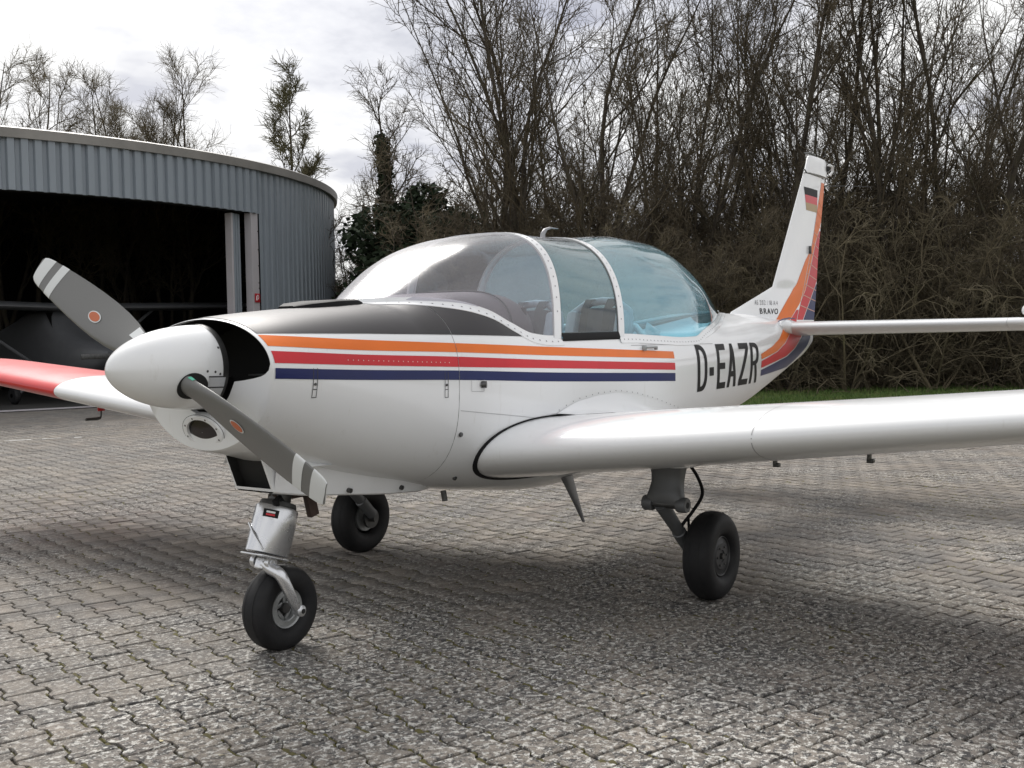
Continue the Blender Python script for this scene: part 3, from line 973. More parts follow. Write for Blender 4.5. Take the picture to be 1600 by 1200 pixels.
for flip in (False, True):
    d, fw = blade_frame(flip)
    tdir = fw.cross(d).normalized()       # in-plane direction
    # from the front the propeller turns anticlockwise: pick the leading-edge side
    lead = Vector((0, 0, 1)) if not flip else Vector((0, 0, -1))
    if tdir.dot(lead) < 0: tdir = -tdir
    Rr_ = [.10, .135, .17, .21, .27, .34, .43, .53, .63, .72, .80, .86, .905, .93, .945]
    Ch = [.080, .090, .104, .122, .146, .164, .174, .174, .168, .158, .146, .136, .124, .112, .088]
    Th = [.90, .75, .55, .38, .26, .19, .145, .125, .115, .105, .10, .095, .09, .085, .07]
    rows, cent = [], []
    NB = 32
    for r_, c_, t_ in zip(Rr_, Ch, Th):
        beta = math.radians(float(np.interp(r_, [.1, .3, .45, .6, .8, .95], [27, 30, 28, 24, 19, 16])))
        cd = (tdir * math.cos(beta) + fw * math.sin(beta))       # towards the leading edge
        nd = (fw * math.cos(beta) - tdir * math.sin(beta))       # towards the front face
        rr = []
        for k in range(NB):
            a = 2 * PI * k / NB
            cx_ = .5 * math.cos(a)
            q = .5 - cx_                       # 0 at the leading edge
            if t_ > .6:
                yy = .5 * t_ * math.sin(a)
            else:
                th_ = 5 * t_ * (0.2969 * math.sqrt(max(q, 0)) - 0.126 * q - 0.3516 * q * q + 0.2843 * q**3 - 0.1015 * q**4)
                yy = th_ * (1.25 if math.sin(a) >= 0 else -.55)
            off = .06 * (1 - min(1, r_ / .5)) * 0
            rr.append(Vector((PX, 0, PZ)) + d * r_ + cd * (cx_ * c_) + nd * (yy * c_))
        rows.append(rr); cent.append((r_, c_, cd, nd, t_))
    def blade_patch(name, r0, r1, mat, off=.0012, slope=.12):
        """a painted ring round the blade between two radii"""
        RR = span(r0, r1, 5)
        gr = []
        for r_ in RR:
            rr = []
            for k in range(NB):
                j = int(np.searchsorted(Rr_, r_)) - 1; j = min(max(j, 0), len(Rr_) - 2)
                def at(rq):
                    j = min(max(int(np.searchsorted(Rr_, rq)) - 1, 0), len(Rr_) - 2)
                    t = (rq - Rr_[j]) / (Rr_[j + 1] - Rr_[j])
                    return rows[j][k].lerp(rows[j + 1][k], t)
                p_ = at(min(r_ + slope * math.cos(2 * PI * k / NB) * .06, .944))
                j = min(max(int(np.searchsorted(Rr_, r_)) - 1, 0), len(Rr_) - 2)
                ctr = Vector((PX, 0, PZ)) + d * r_
                nd_ = cent[j][3]
                sgn = 1 if math.sin(2 * PI * k / NB) >= 0 else -1
                w = abs(math.sin(2 * PI * k / NB))
                cdd = cent[j][2] * math.cos(2 * PI * k / NB)
                rr.append(p_ + nd_ * sgn * off * (w**.5) + cdd * off)
            gr.append(rr)
        return MB().grid(gr, closed=True).build(name, mat, blade, sharp=60)
    g = MB().grid(rows, closed=True)
    g.F.append(tuple(range(NB))); g.F.append(tuple(len(g.V) - NB + k for k in range(NB)))
    blade = g.build("propeller_blade", M['prop'], plane, sharp=70)
    blade_patch("tip_band", .775, .825, M['propwhite'])
    tb = blade_patch("tip_band", .87, .943, M['propwhite'])
    g = MB()
    # cap the painted tip
    last = [p_ + d * .0015 for p_ in rows[-1]]
    g.add(last, [tuple(range(NB))])
    g.build("tip_cap", M['propwhite'], blade)
    # oval maker's badge on the front face
    j = 6
    def face_pt(r_, q):
        """point on the front face at radius r_, chord fraction q"""
        j = min(max(int(np.searchsorted(Rr_, r_)) - 1, 0), len(Rr_) - 2)
        t = (r_ - Rr_[j]) / (Rr_[j + 1] - Rr_[j])
        a = math.acos(max(-1, min(1, 1 - 2 * q)))
        kf = a / (2 * PI) * NB
        k0 = int(kf); f_ = kf - k0
        A = rows[j][k0].lerp(rows[j][(k0 + 1) % NB], f_); B = rows[j + 1][k0].lerp(rows[j + 1][(k0 + 1) % NB], f_)
        return A.lerp(B, t) + cent[j][3] * .0028
    def oval(name, rc, qc, ra, qa, mat, lift):
        ringp = [face_pt(rc, qc) + cent[6][3] * lift]
        F = []
        n = 28
        for rad in (.5, 1.0):
            for k in range(n):
                a = 2 * PI * k / n
                ringp.append(face_pt(rc + ra * rad * math.cos(a), qc + qa * rad * math.sin(a)) + cent[6][3] * lift)
        for k in range(n):
            k2 = (k + 1) % n
            F.append((0, 1 + k, 1 + k2)); F.append((1 + k, 1 + n + k, 1 + n + k2, 1 + k2))
        g = MB().add(ringp, F)
        return g.build(name, mat, blade, sharp=None)
    oval("badge_border", .47, .42, .040, .105 * 1.25, M['propwhite'], 0)
    oval("badge", .47, .42, .034, .085 * 1.25, M['orange_badge'], .0012)
    # root cuff opening in the spinner
    bx = PX
    nrm_ = d
    rr0 = spin_r(PX)
    g = MB()
    for (ra, xo, mat_, nm) in ((.056, 0, M['dark'], "blade_opening"),):
        V, F = [], []
        n = 32
        for q in (0.0, .5, 1.0):
            for k in range(n):
                a = 2 * PI * k / n
                lx = PX + .012 + ra * 1.12 * q * math.cos(a); lt = ra * q * math.sin(a)
                rs = spin_r(min(max(lx, 0), .384)) + .0022
                hgt = math.sqrt(max(0, rs * rs - lt * lt))
                V.append(Vector((lx, 0, PZ)) + d * hgt + tdir * lt)
        for i in range(2):
            for k in range(n):
                k2 = (k + 1) % n
                F.append((i * n + k, i * n + k2, (i + 1) * n + k2, (i + 1) * n + k))
        MB().add(V, F).build(nm, mat_, spinner)
    # slot cover plate aft of the blade root
    rows2 = []
    for lx in span(PX + .075, .384, 8):
        rows2.append([Vector((lx, 0, PZ)) + d * math.sqrt((spin_r(lx) + .003)**2 - lt * lt) + tdir * lt for lt in span(-.044, .044, 9)])
    MB().grid(rows2).build("slot_cover", M['alu'], spinner, fix=False)
    for lt in (-.044, .0, .044):
        rows2 = []
        for lx in span(PX + .07, .384, 8):
            rows2.append([Vector((lx, 0, PZ)) + d * math.sqrt((spin_r(lx) + .0045)**2 - l2 * l2) + tdir * l2 for l2 in (lt - .0025, lt + .0025)])
        MB().grid(rows2).build("slot_gap", M['seam'], spinner, fix=False)
    if not flip:
        # green sticker on the blade root
        j = 2
        c0 = rows[2]; ce = Vector((PX, 0, PZ)) + d * .172
        V = []
        for r_ in (.160, .195):
            for a in span(-.75, .1, 6):
                t = (r_ - .17) / .04
                kk = (a % (2 * PI)) / (2 * PI) * NB
                k0 = int(kk) % NB; f_ = kk - int(kk)
                A = rows[2 if r_ >= .17 else 1]; B = rows[3 if r_ >= .17 else 2]
                tt = (r_ - .17) / .04 if r_ >= .17 else (r_ - .135) / .035
                p_ = A[k0].lerp(A[(k0 + 1) % NB], f_).lerp(B[k0].lerp(B[(k0 + 1) % NB], f_), tt)
                V.append(p_ + (p_ - (Vector((PX, 0, PZ)) + d * r_)).normalized() * .002)
        MB().grid([V[:6], V[6:]]).build("root_sticker", M['green'], blade, fix=False)
    # weight/white patch at the root of the upper blade
    if flip:
        pa = [face_pt(r_, q) for r_, q in ((.205, .60), (.245, .60), (.245, .97), (.205, .97))]
        MB().add(pa, [(0, 1, 2, 3)]).build("root_sticker", M['propwhite'], blade, fix=False)

def rivets(name, PN, r, parent, mat=None, h=.4):
    """one mesh of small domed heads; PN: (point, normal)"""
    g = MB()
    for p_, n_v in PN:
        Mx = axis_mat(p_, n_v)
        V = [Mx @ Vector((r * math.cos(PI * k / 3), r * math.sin(PI * k / 3), 0)) for k in range(6)] + [Mx @ Vector((0, 0, r * h))]
        g.add(V, [(k, (k + 1) % 6, 6) for k in range(6)])
    return g.build(name, mat or M['rivet'], parent, fix=False, kind='stuff')

PN = []
for k in range(22):
    a = 2 * PI * k / 22 + .1
    for xr in ((.365,) if k % 2 else (.365,)):
        r_ = spin_r(xr)
        n_v = Vector((-.15, math.cos(a), math.sin(a)))
        PN.append((Vector((xr, r_ * math.cos(a), PZ + r_ * math.sin(a))) + n_v * .001, n_v))
for a in (-PI + .10, -PI + .28, -PI + .48):
    for xr in (.315, .345):
        pass
for dx, lt in ((.30, .062), (.335, .060), (.358, .030), (.358, .052), (.365, -.062), (.33, -.062)):
    for sg in (-1, 1):
        dd = Vector((0, -math.cos(ANG), -math.sin(ANG))) * -sg * -1
        tt = Vector((0, -math.sin(ANG), math.cos(ANG))) * -sg * -1
        r_ = spin_r(dx)
        n_v = (dd * math.sqrt(r_ * r_ - lt * lt) + tt * lt).normalized()
        PN.append((Vector((dx, 0, PZ)) + n_v * (r_ + .001), n_v))
rivets("spinner_screws", PN[:22:3] + PN[22:], .0055, spinner, M['steel'])

# ---- chin: landing lamp, cooler scoop, belly fairing
def chin_pt(y, z, off=0.0):
    """front chin surface of the cowling below the inlet"""
    # march the cowl outline sections to find x where (y, z) lies on the skin
    for x in np.linspace(.40, .8, 161):
        w, zc = f_w(x), f_zc(x)
        nb = f_nb(x); h = zc - f_zb(x)
        sc = float(np.interp(x, [.40, .406, .412, .428, .452], [.93, .972, .982, .993, 1.0]))
        v = abs(y / (w * sc))**nb + abs((z - zc) / (h * sc))**nb
        if v <= 1: return float(x)
    return .8
def lamp_pt(a, q, off):
    y = -.005 + .098 * q * math.cos(a); z = .958 + .060 * q * math.sin(a) - .045 * q * math.cos(a) * 0
    return y, z
# lamp on the sloping chin: a shallow elliptical pod
LC = Vector((.402, .0, .965))
ln = Vector((-1, 0, -.38)).normalized()
lu = Vector((0, -1, 0)); lv = ln.cross(lu).normalized()
if lv.z < 0: lv = -lv
def ell(q, off):
    return [LC + lu * (.112 * q * math.cos(2 * PI * k / 40)) + lv * (.070 * q * math.sin(2 * PI * k / 40)) + ln * off for k in range(40)]
g = MB().grid([ell(1.06, -.03), ell(1.04, .002), ell(1.0, .007), ell(.80, .008), ell(.79, -.004)], closed=True)
lampf = g.build("landing_lamp_frame", M['white'], plane, sharp=35)
g = MB().grid([ell(1.075, .0015), ell(1.10, .0010)], closed=True).build("lamp_gap", M['seam'], lampf)
g = MB().grid([ell(.79, -.003), ell(.4, .004), ell(.02, .006)], closed=True)
g.build("landing_lamp_glass", M['lens'], lampf)
g = MB().grid([ell(.78, -.006), ell(.6, -.05), ell(.2, -.07), ell(.01, -.07)], closed=True)
g.build("lamp_reflector", M['hubdark'], lampf)
rivets("lamp_screws", [(ell(.9, .0085)[k], ln) for k in range(2, 40, 5)], .0045, lampf, M['steel'])

# oil-cooler scoop
sc_f = [(.595, .115, .872), (.595, -.115, .872), (.655, -.115, .700), (.655, .115, .700)]
sc_b = [(1.10, .13, .76), (1.10, -.13, .76), (1.10, -.13, .648), (1.10, .13, .648)]
g = MB()
def inset(P, t):
    c = sum((Vector(p) for p in P), Vector()) / 4
    return [Vector(p) + (c - Vector(p)) * t for p in P]
o4 = [Vector(p) for p in sc_f]
i4 = [Vector((.595, .105, .858)), Vector((.595, -.105, .858)), Vector((.652, -.105, .712)), Vector((.652, .105, .712))]
m4 = [Vector((.80, .122, .80)), Vector((.80, -.122, .80)), Vector((.80, -.122, .672)), Vector((.80, .122, .672))]
b4 = [Vector(p) for p in sc_b]
g.grid([i4, o4, m4, b4], closed=True)
scoop = g.build("cooler_scoop", M['white'], plane, sharp=25, smooth=True)
g = MB().grid([i4, [p_ + Vector((.05, 0, -.01)) for p_ in i4]], closed=True)
g.F.append((4, 5, 6, 7))
g.build("scoop_opening", M['dark'], scoop, smooth=False)
PN = [(Vector((.640 + .005, y, .704)) + Vector((-.006, 0, -.004)), Vector((-1, 0, -.3))) for y in span(-.1, .1, 6)]
PN += [(Vector((.585, y, .872)), Vector((-1, 0, -.3))) for y in span(-.1, .1, 6)]
rivets("scoop_screws", PN, .0035, scoop, M['steel'])
# belly fairing behind the scoop: flat bottom, sloped sides
rows = []
for x in span(.66, 1.70, 20):
    t = (x - .66) / 1.06
    zb_ = float(np.interp(x, [.66, .80, 1.2, 1.5, 1.72], [.693, .668, .625, .600, .588]))
    wb = float(np.interp(x, [.66, .80, 1.3, 1.5, 1.72], [.113, .16, .21, .19, .10]))
    zf = f_zb(x) + .05
    yy = wb + .035
    rows.append([(x, -yy - .05, min(zf + .05, .80)), (x, -yy, zf), (x, -wb, zb_ + .006), (x, -wb + .01, zb_), (x, wb - .01, zb_), (x, wb, zb_ + .006), (x, yy, zf), (x, yy + .05, min(zf + .05, .80))])
MB().grid(rows).build("belly_fairing", M['white'], plane, sharp=25, fix=False)
for x, z, y in ((1.02, .668, -.197), (1.33, .645, -.222)):
    MB().lathe([(0, 0), (.011, 0), (.011, .018), (0, .018)], axis_mat((x, y + .01, z), (0, -1, -.15)), 12).build("fairing_fastener", M['steel'], plane)
MB().lathe([(.012, 0), (.014, 0), (.014, .05), (.011, .05), (.011, 0)], axis_mat((1.66, -.20, .585), (.1, -.1, -1)), 16).build("exhaust_stub", M['steel'], plane)

# ---- nose gear
nose = MB()
ax_top, ax_bot = Vector((.782, 0, .612)), Vector((.706, 0, .400))
dn = (ax_bot - ax_top).normalized()
fwd_ = Vector((-1, 0, 0)); 
Mleg = axis_mat(ax_top, dn)
sidev = Vector((0, 1, 0)); frv = dn.cross(sidev).normalized()
rows = []
for t, a, b in ((0.0, .088, .078), (.008, .096, .086), (.07, .098, .088), (.12, .100, .086), (.165, .102, .080), (.20, .106, .072), (.204, .098, .064)):
    c = ax_top + dn * t
    rows.append([c + sidev * (b * math.cos(2 * PI * k / 28)) + frv * (a * math.sin(2 * PI * k / 28)) for k in range(28)])
g = MB().grid(rows, closed=True)
g.F.append(tuple(range(28))); g.F.append(tuple(len(g.V) - 28 + k for k in range(28)))
leg = g.build("nose_leg", M['silver'], plane, sharp=45)
MB().lathe([(.0, -.022), (.074, -.022), (.080, -.006), (.076, .004), (0, .004)], Mleg, 24).build("leg_collar", M['steel'], leg)
MB().lathe([(.02, -.09), (.045, -.085), (.05, -.03), (.035, -.0), (.02, 0)], Mleg, 16).build("leg_piston", M['steel'], leg)
MB().tube([(.735, -.05, .615), (.72, -.055, .65), (.745, -.05, .66), (.77, -.05, .625)], .014, 8).build("steering_hose", M['seal'], leg)
MB().box((.86, 0, .655), (.22, .05, .03)).box((.945, -.03, .615), (.05, .03, .13), Matrix.Rotation(-.25, 4, 'Y')).build("steering_arm", M['rust'], plane, bevel=.004)
# lower skirt flange and link lugs
c = ax_top + dn * .203
MB().box(c + Vector((-.012, 0, -.008)), (.155, .135, .008), Matrix.Rotation(.33, 4, 'Y')).build("leg_flange", M['silver'], leg, bevel=.003)
for sy in (-.045, .045):
    MB().lathe([(0, -.012), (.026, -.012), (.028, 0), (.026, .012), (0, .012)], axis_mat(c + Vector((-.02, sy, -.03)), (0, 1, 0)), 18).build("link_lug", M['silver'], leg)
MB().lathe([(0, -.06), (.013, -.06), (.013, .06), (0, .06)], axis_mat(c + Vector((-.02, 0, -.03)), (0, 1, 0)), 14).build("link_pin", M['alu'], leg)
MB().box(c + Vector((-.028, .0, -.036)), (.035, .055, .05), Matrix.Rotation(.4, 4, 'Y')).build("link_block", M['silver'], leg, bevel=.008)
# data plate on the leg
pp = ax_top + dn * .055 + sidev * -.052 - frv * -.0
g = MB()
def leg_surf(t, a, off):
    c = ax_top + dn * t
    return c + sidev * ((.0875 + off) * math.cos(a)) + frv * ((.098 + off) * math.sin(a))
fs = -1 if frv.x > 0 else 1
A0 = math.atan2(fs * .8, -.6)
def plate(name, t0, t1, da, mat, off):
    rows = [[leg_surf(t, A0 + q, off) for q in span(-da, da, 8)] for t in (t0, t1)]
    MB().grid(rows).build(name, mat, leg, fix=False)
plate("data_plate", .022, .055, .36, M['seal'], .0015)
plate("data_plate_field", .030, .038, .20, M['propwhite'], .0025)
plate("data_plate_field", .041, .049, .20, M['red'], .0025)
# brace strap across the leg
MB().tube([leg_surf(.09, A0 - fs * 1.25, .008), leg_surf(.135, A0 - fs * .5, .012), leg_surf(.190, A0 + fs * .05, .014)], .005, 6).build("leg_strap", M['silver'], leg)
# curved fork to the axle on the port side
NWc = Vector((.782, 0, .180))
fork = MB().tube([c + Vector((-.025, -.01, -.035)), c + Vector((-.02, -.05, -.055)), Vector((.70, -.095, .345)), Vector((.725, -.112, .28)), Vector((.755, -.116, .215)), NWc + Vector((0, -.112, 0))],
                 [.024, .027, .026, .024, .021, .018], 16, per=6).build("nose_fork", M['silver'], plane)
MB().lathe([(0, -.02), (.022, -.02), (.024, -.005), (.024, .02), (.012, .028), (0, .028)], axis_mat(NWc + Vector((0, -.112, 0)), (0, -1, 0)), 20).build("axle_nut", M['alu'], fork)
MB().lathe([(0, 0), (.011, 0), (.009, .003), (0, .003)], axis_mat(NWc + Vector((0, -.1405, 0)), (0, -1, 0)), 14).build("axle_hole", M['dark'], fork)

def wheel(name, c, R_, Wd, rim, side, cover, ribs=2):
    root = empty(name, c)
    root.parent = plane
    Mw = Matrix(((1, 0, 0, 0), (0, 0, side, 0), (0, 1, 0, 0), (0, 0, 0, 1)))
    prof = []
    h = Wd / 2
    rm, ra = (R_ + rim) / 2, (R_ - rim) / 2
    for k in range(41):
        a = math.radians(-152 + 304 * k / 40)
        e = 2 / 2.5
        prof.append((rm + ra * math.copysign(abs(math.cos(a))**e, math.cos(a)), h * math.copysign(abs(math.sin(a))**e, math.sin(a))))
    # circumferential grooves
    pr = []
    for r_, h_ in prof:
        pr.append((r_, h_))
    Mflat = Mw
    g = MB().lathe(pr, Mflat, 56)
    # flatten where it meets the ground
    V2 = []
    for v in g.V:
        z = v[2]
        lim = -(c[2] - .0015)
        if z < lim:
            b = (lim - z)
            v = (v[0], v[1] * (1 + b * 3.0), lim)
        V2.append(v)
    g.V = V2
    ty = g.build("tyre", M['rubber'], root, sharp=60)
    for gh in ((-.22, .22) if ribs == 2 else (-.3, 0, .3)):
        rg = R_ * 1.0008
        g = MB().lathe([(rg * (1 - .012 * abs(gh)) + .0006, gh * Wd * .5 * 1.6 - .002), (rg * (1 - .012 * abs(gh)) + .0006, gh * Wd * .5 * 1.6 + .002)], Mw, 56)
        g.V = [(v[0], v[1], max(v[2], -(c[2] - .001))) for v in g.V]
        g.build("tyre_groove", M['dark'], ty, fix=False)
    if cover:
        g = MB().lathe([(0, h * .66), (rim * .30, h * .66), (rim * .34, h * .74), (rim * .70, h * .72), (rim * .78, h * .64), (rim * .98, h * .62), (rim * 1.02, h * .70), (rim * 1.08, h * .70), (rim * 1.12, h * .55)], Mw, 40)
        g.build("hub_cap", M['hubdark'], root, sharp=35)
        MB().lathe([(rim * 1.01, h * .70), (rim * 1.04, h * .735), (rim * 1.08, h * .70)], Mw, 40).build("hub_ring", M['steel'], root)
        MB().lathe([(0, h * .62), (.016, h * .62), (.014, h * .84), (0, h * .84)], Mw, 14).build("axle_cap", M['steel'], root)
        for k in range(6):
            a = 2 * PI * k / 6
            MB().lathe([(0, 0), (.006, 0), (.005, .006), (0, .006)], Matrix.Translation(Mw @ Vector((rim * .56 * math.cos(a), rim * .52 * math.sin(a), h * .725))) @ Mw, 8).build("hub_bolt", M['steel'], root)
    else:
        g = MB().lathe([(rim * .62, h * .30), (rim * .66, h * .58), (rim * .72, h * .64), (rim * .98, h * .60), (rim * 1.06, h * .66), (rim * 1.08, h * .5)], Mw, 40)
        g.build("rim", M['hub'], root, sharp=35)
        MB().lathe([(0, h * .15), (rim * .64, h * .15), (rim * .64, h * .4)], Mw, 40).build("rim_disc", M['steel'], root)
        MB().lathe([(0, h * .1), (rim * .30, h * .1), (rim * .28, h * .6), (0, h * .6)], Mw, 24).build("wheel_hub", M['steel'], root, sharp=35)
        for k in range(5):
            a = 2 * PI * k / 5 + .3
            MB().box(Mw @ Vector((rim * .45 * math.cos(a), rim * .45 * math.sin(a), h * .30)), (.05, .012, .016), Matrix.Rotation(a, 4, 'Y') if side < 0 else Matrix.Rotation(-a, 4, 'Y')).build("spoke", M['hub'], root, bevel=.002)
        # back side
        MB().lathe([(0, -h * .5), (rim * 1.04, -h * .5)], Mw, 32).build("rim_back", M['steel'], root)
    return root
wheel("nose_wheel", (.782, 0, .180), .1815, .132, .080, -1, False)

# ---- main gear
for s in (-1, 1):
    top = Vector(wing_pt(s, 1.10, .40, False))
    wc = Vector((2.55, s * 1.19, .217))
    rows = []
    for t, xw, yw, dx in ((-.03, .080, .094, 0), (.0, .074, .088, 0), (.04, .064, .080, -.002), (.08, .056, .078, -.010), (.12, .050, .086, -.026), (.155, .044, .098, -.038), (.178, .034, .100, -.042)):
        z = top.z - t
        rows.append([(2.30 + dx + xw * math.copysign(abs(math.cos(a))**.7, math.cos(a)), s * 1.085 + yw * math.copysign(abs(math.sin(a))**.7, math.sin(a)), z) for a in [2 * PI * k / 28 for k in range(28)]])
    g = MB().grid(rows, closed=True)
    g.F.append(tuple(range(28))); g.F.append(tuple(len(g.V) - 28 + k for k in range(28)))
    gl_ = g.build("main_gear_leg", M['gearsteel'], plane, sharp=45)
    MB().lathe([(0, .0), (.15, .0), (.155, -.01), (.15, -.02)], axis_mat((2.31, s * 1.085, top.z + .012), (0.05, s * -.09, -1)), 32).build("leg_base_plate", M['white'], gl_)
    pz = top.z - .185
    for yo in (-.095, .085):
        MB().lathe([(0, -.026), (.034, -.026), (.037, -.018), (.037, .018), (.034, .026), (0, .026)], axis_mat((2.255, s * 1.085 + yo, pz), (0, 1, 0)), 24).build("pivot_lug", M['gearsteel'], gl_, sharp=35)
        MB().lathe([(0, -.028), (.015, -.028), (.015, .028), (0, .028)], axis_mat((2.255, s * 1.085 + yo, pz), (0, 1, 0)), 16).build("pivot_bush", M['dark'], gl_)
    MB().lathe([(0, -.09), (.022, -.09), (.022, .09), (0, .09)], axis_mat((2.255, s * 1.085, pz), (0, 1, 0)), 18).build("pivot_pin", M['steel'], gl_)
    a0 = Vector((2.255, s * 1.065, pz)); a1 = Vector((wc.x - .02, s * 1.075, wc.z + .03))
    MB().tube([a0, a0.lerp(a1, .3), a0.lerp(a1, .62), a0.lerp(a1, .63), a1], [.038, .034, .030, .036, .034], 16).build("trailing_arm", M['gearsteel'], gl_)
    MB().lathe([(0, 0), (.022, 0), (.022, .12), (0, .12)], axis_mat((wc.x, s * 1.06, wc.z), (0, s, 0)), 16).build("axle", M['steel'], gl_)
    MB().lathe([(.02, .0), (.062, .0), (.062, .02), (.02, .02)], axis_mat((wc.x, s * 1.095, wc.z), (0, s, 0)), 24).build("brake_disc", M['steel'], gl_)
    MB().tube([Vector((2.36, s * 1.16, top.z + .005)), Vector((2.42, s * 1.18, top.z - .07)), Vector((2.47, s * 1.18, top.z - .16)), Vector((2.46, s * 1.13, top.z - .25)), Vector((2.42, s * 1.09, top.z - .32)), Vector((2.44, s * 1.08, top.z - .38))],
              .0085, 10, per=6).build("brake_hose", M['seal'], gl_)
    MB().tube([Vector((2.455, s * 1.11, top.z - .27)), Vector((2.47, s * 1.105, top.z - .34)), Vector((2.48, s * 1.10, top.z - .40))], .007, 8, per=5).build("brake_hose", M['seal'], gl_)
    wheel("main_wheel", (wc.x, wc.y, wc.z), .2195, .150, .092, s, True, 2)
    if s > 0:
        # inner side of the far wheel faces the camera
        MB().lathe([(.03, 0), (.082, 0), (.086, -.01), (.082, -.02)], axis_mat((wc.x, wc.y - .045, wc.z), (0, -1, 0)), 32).build("brake_rim", M['hub'], gl_)

# boarding step under the belly
rows = []
for t, w_, th_ in ((0, .058, .018), (.3, .042, .015), (.7, .022, .011), (1, .010, .008)):
    c = Vector((2.515, -.36, .57)).lerp(Vector((2.685, -.36, .295)), t)
    rows.append([c + Vector((w_ * math.cos(2 * PI * k / 12), th_ * math.sin(2 * PI * k / 12), 0)) for k in range(12)])
g = MB().grid(rows, closed=True); g.F.append(tuple(36 + k for k in range(12)))
g.build("blade_antenna", M['alu_dark'], plane, sharp=50)

# ---- canopy
def can_patch(name, x0, x1, mat, a0=0.0, a1=PI, nx=30, na=48, grow=0.0, parent=plane, sharp=60):
    rows = [[can_pt(x, a0 + (a1 - a0) * k / (na - 1), grow) for k in range(na)] for x in span(x0, x1, nx)]
    return MB().grid(rows).build(name, mat, parent, sharp=sharp, fix=False)
XH1, XH2, HW = 2.245, 2.880, .030
def nose_span(a, b, n):        # denser at the pointed end
    return [a + (b - a) * (k / (n - 1))**2 for k in range(n)]
rows = [[can_pt(x, PI * k / 59) for k in range(60)] for x in nose_span(1.2605, XH1 - HW, 44)]
wind = MB().grid(rows).build("windshield", M['wind'], plane, fix=False)
slide = can_patch("sliding_canopy_glass", XH1 + HW, XH2 - HW, M['door_glass'], nx=24)
rows = [[can_pt(x, PI * k / 59) for k in range(60)] for x in [5.235 - (5.235 - XH2 - HW) * (1 - k / 49)**1.6 for k in range(49, -1, -1)][::-1]]
rear = MB().grid(rows).build("rear_window", M['rear_glass'], plane, fix=False)
def hoop(x0, hw):
    rows = []
    for xo, gr in ((-hw, -.006), (-hw, .007), (hw, .007), (hw, -.006)):
        rows.append([can_pt(x0 + xo, PI * k / 79, gr) for k in range(80)])
    h_ = MB().grid(rows).build("canopy_hoop", M['white'], plane, sharp=40, fix=False)
    PN = []
    for k in range(1, 32):
        a = PI * k / 32
        p_ = Vector(can_pt(x0, a, .0075)); q_ = Vector(can_pt(x0, a + .02, .0075)); r_ = Vector(can_pt(x0 + .02, a, .0075))
        n_v = (q_ - p_).cross(r_ - p_)
        if n_v.dot(p_ - Vector((x0, 0, 1.3))) < 0: n_v = -n_v
        PN.append((p_, n_v))
    rivets("hoop_rivets", PN, .0048, h_)
hoop(XH1, HW); hoop(XH2, HW)
# seals beside the sliding part
for x0 in (XH1 + HW + .004, XH2 - HW - .006):
    rows = [[can_pt(x0 + xo, PI * k / 79, gr) for k in range(80)] for xo, gr in ((-.004, .003), (.004, .003))]
    MB().grid(rows).build("canopy_seal", M['seal'], plane, fix=False)

# strip round the foot of the glass, lying on the deck
def base_strip(name, x0, x1, n, wd, side, rs=.045):
    xs_ = span(x0, x1, n)
    def bp(x): return np.array([x, f_wc(x)])
    def outp(x, o):
        e = 1e-3
        a, b = bp(max(1.2601, x - e)), bp(min(5.2399, x + e))
        t = (b - a) / np.linalg.norm(b - a)
        nn = np.array([-t[1], t[0]])
        if nn[1] < 0: nn = -nn
        if abs(nn[1]) < .05: nn = np.array([-1.0 if x < 2 else 1.0, 0])
        q = bp(x) + nn * o
        return q
    rows, PN = [], []
    def arcp(x, o):
        """point o metres down the skin from the glass foot, and its outward normal"""
        te = th_end(x)
        pa = Vector(fus_pt(x, te, -1)); acc = 0; th = te
        if o <= 0:
            return pa + Vector((0, -o * .0, -o)), Vector((0, -1, 1))
        for k in range(1, 400):
            th = te - k * .004
            pb = Vector(fus_pt(x, th, -1))
            acc += (pb - pa).length
            if acc >= o: break
            pa = pb
        e = (Vector(fus_pt(x, th - .004, -1)) - Vector(fus_pt(x, th + .004, -1)))
        n_v = Vector((0, e.z, -e.y)).normalized()
        if n_v.y > 0: n_v = -n_v
        return pb, n_v
    def wgt(x):
        return float(np.interp(x, [1.45, 1.72, 4.1, 4.5], [0, 1, 1, 0]))
    for i, x in enumerate(xs_):
        r_ = []
        w8 = wgt(x)
        for o, lift in ((-.006, .012), (.0, .006), (wd * .5, .005), (wd, .005), (wd + .002, -.004)):
            q = outp(x, o)
            w_ = f_w(max(.41, q[0]))
            qy = min(abs(q[1]), w_ * .998)
            zz_ = fus_deck(q[0], qy) if o >= 0 else f_cb(x) + .012
            ex = max(0, abs(q[1]) - w_ * .998)
            vn = Vector((q[0], -(qy + (lift if ex > 0 else 0)), zz_ + (lift if ex == 0 else -ex)))
            if w8 > 0:
                va, na = arcp(x, o)
                va = va + na.normalized() * lift if o > 0 else va + Vector((0, 0, .010))
                vn = vn.lerp(va, w8)
            r_.append((vn.x, -side * vn.y, vn.z))
        rows.append(r_)
    st = MB().grid(rows).build(name, M['white'], plane, sharp=50, fix=False)
    acc = 0
    last = None
    for i in range(len(rows)):
        p_ = Vector(rows[i][2])
        if last is not None: acc += (p_ - last).length
        if last is None or acc >= rs:
            acc = 0
            j = min(i, len(rows) - 2)
            n_v = (Vector(rows[j + 1][2]) - Vector(rows[j][2])).cross(Vector(rows[j][3]) - Vector(rows[j][1]))
            if n_v.z < 0: n_v = -n_v
            if n_v.length > 0: PN.append((p_ + n_v.normalized() * .001, n_v))
        last = p_
    rivets("frame_rivets", PN, .0048, st)
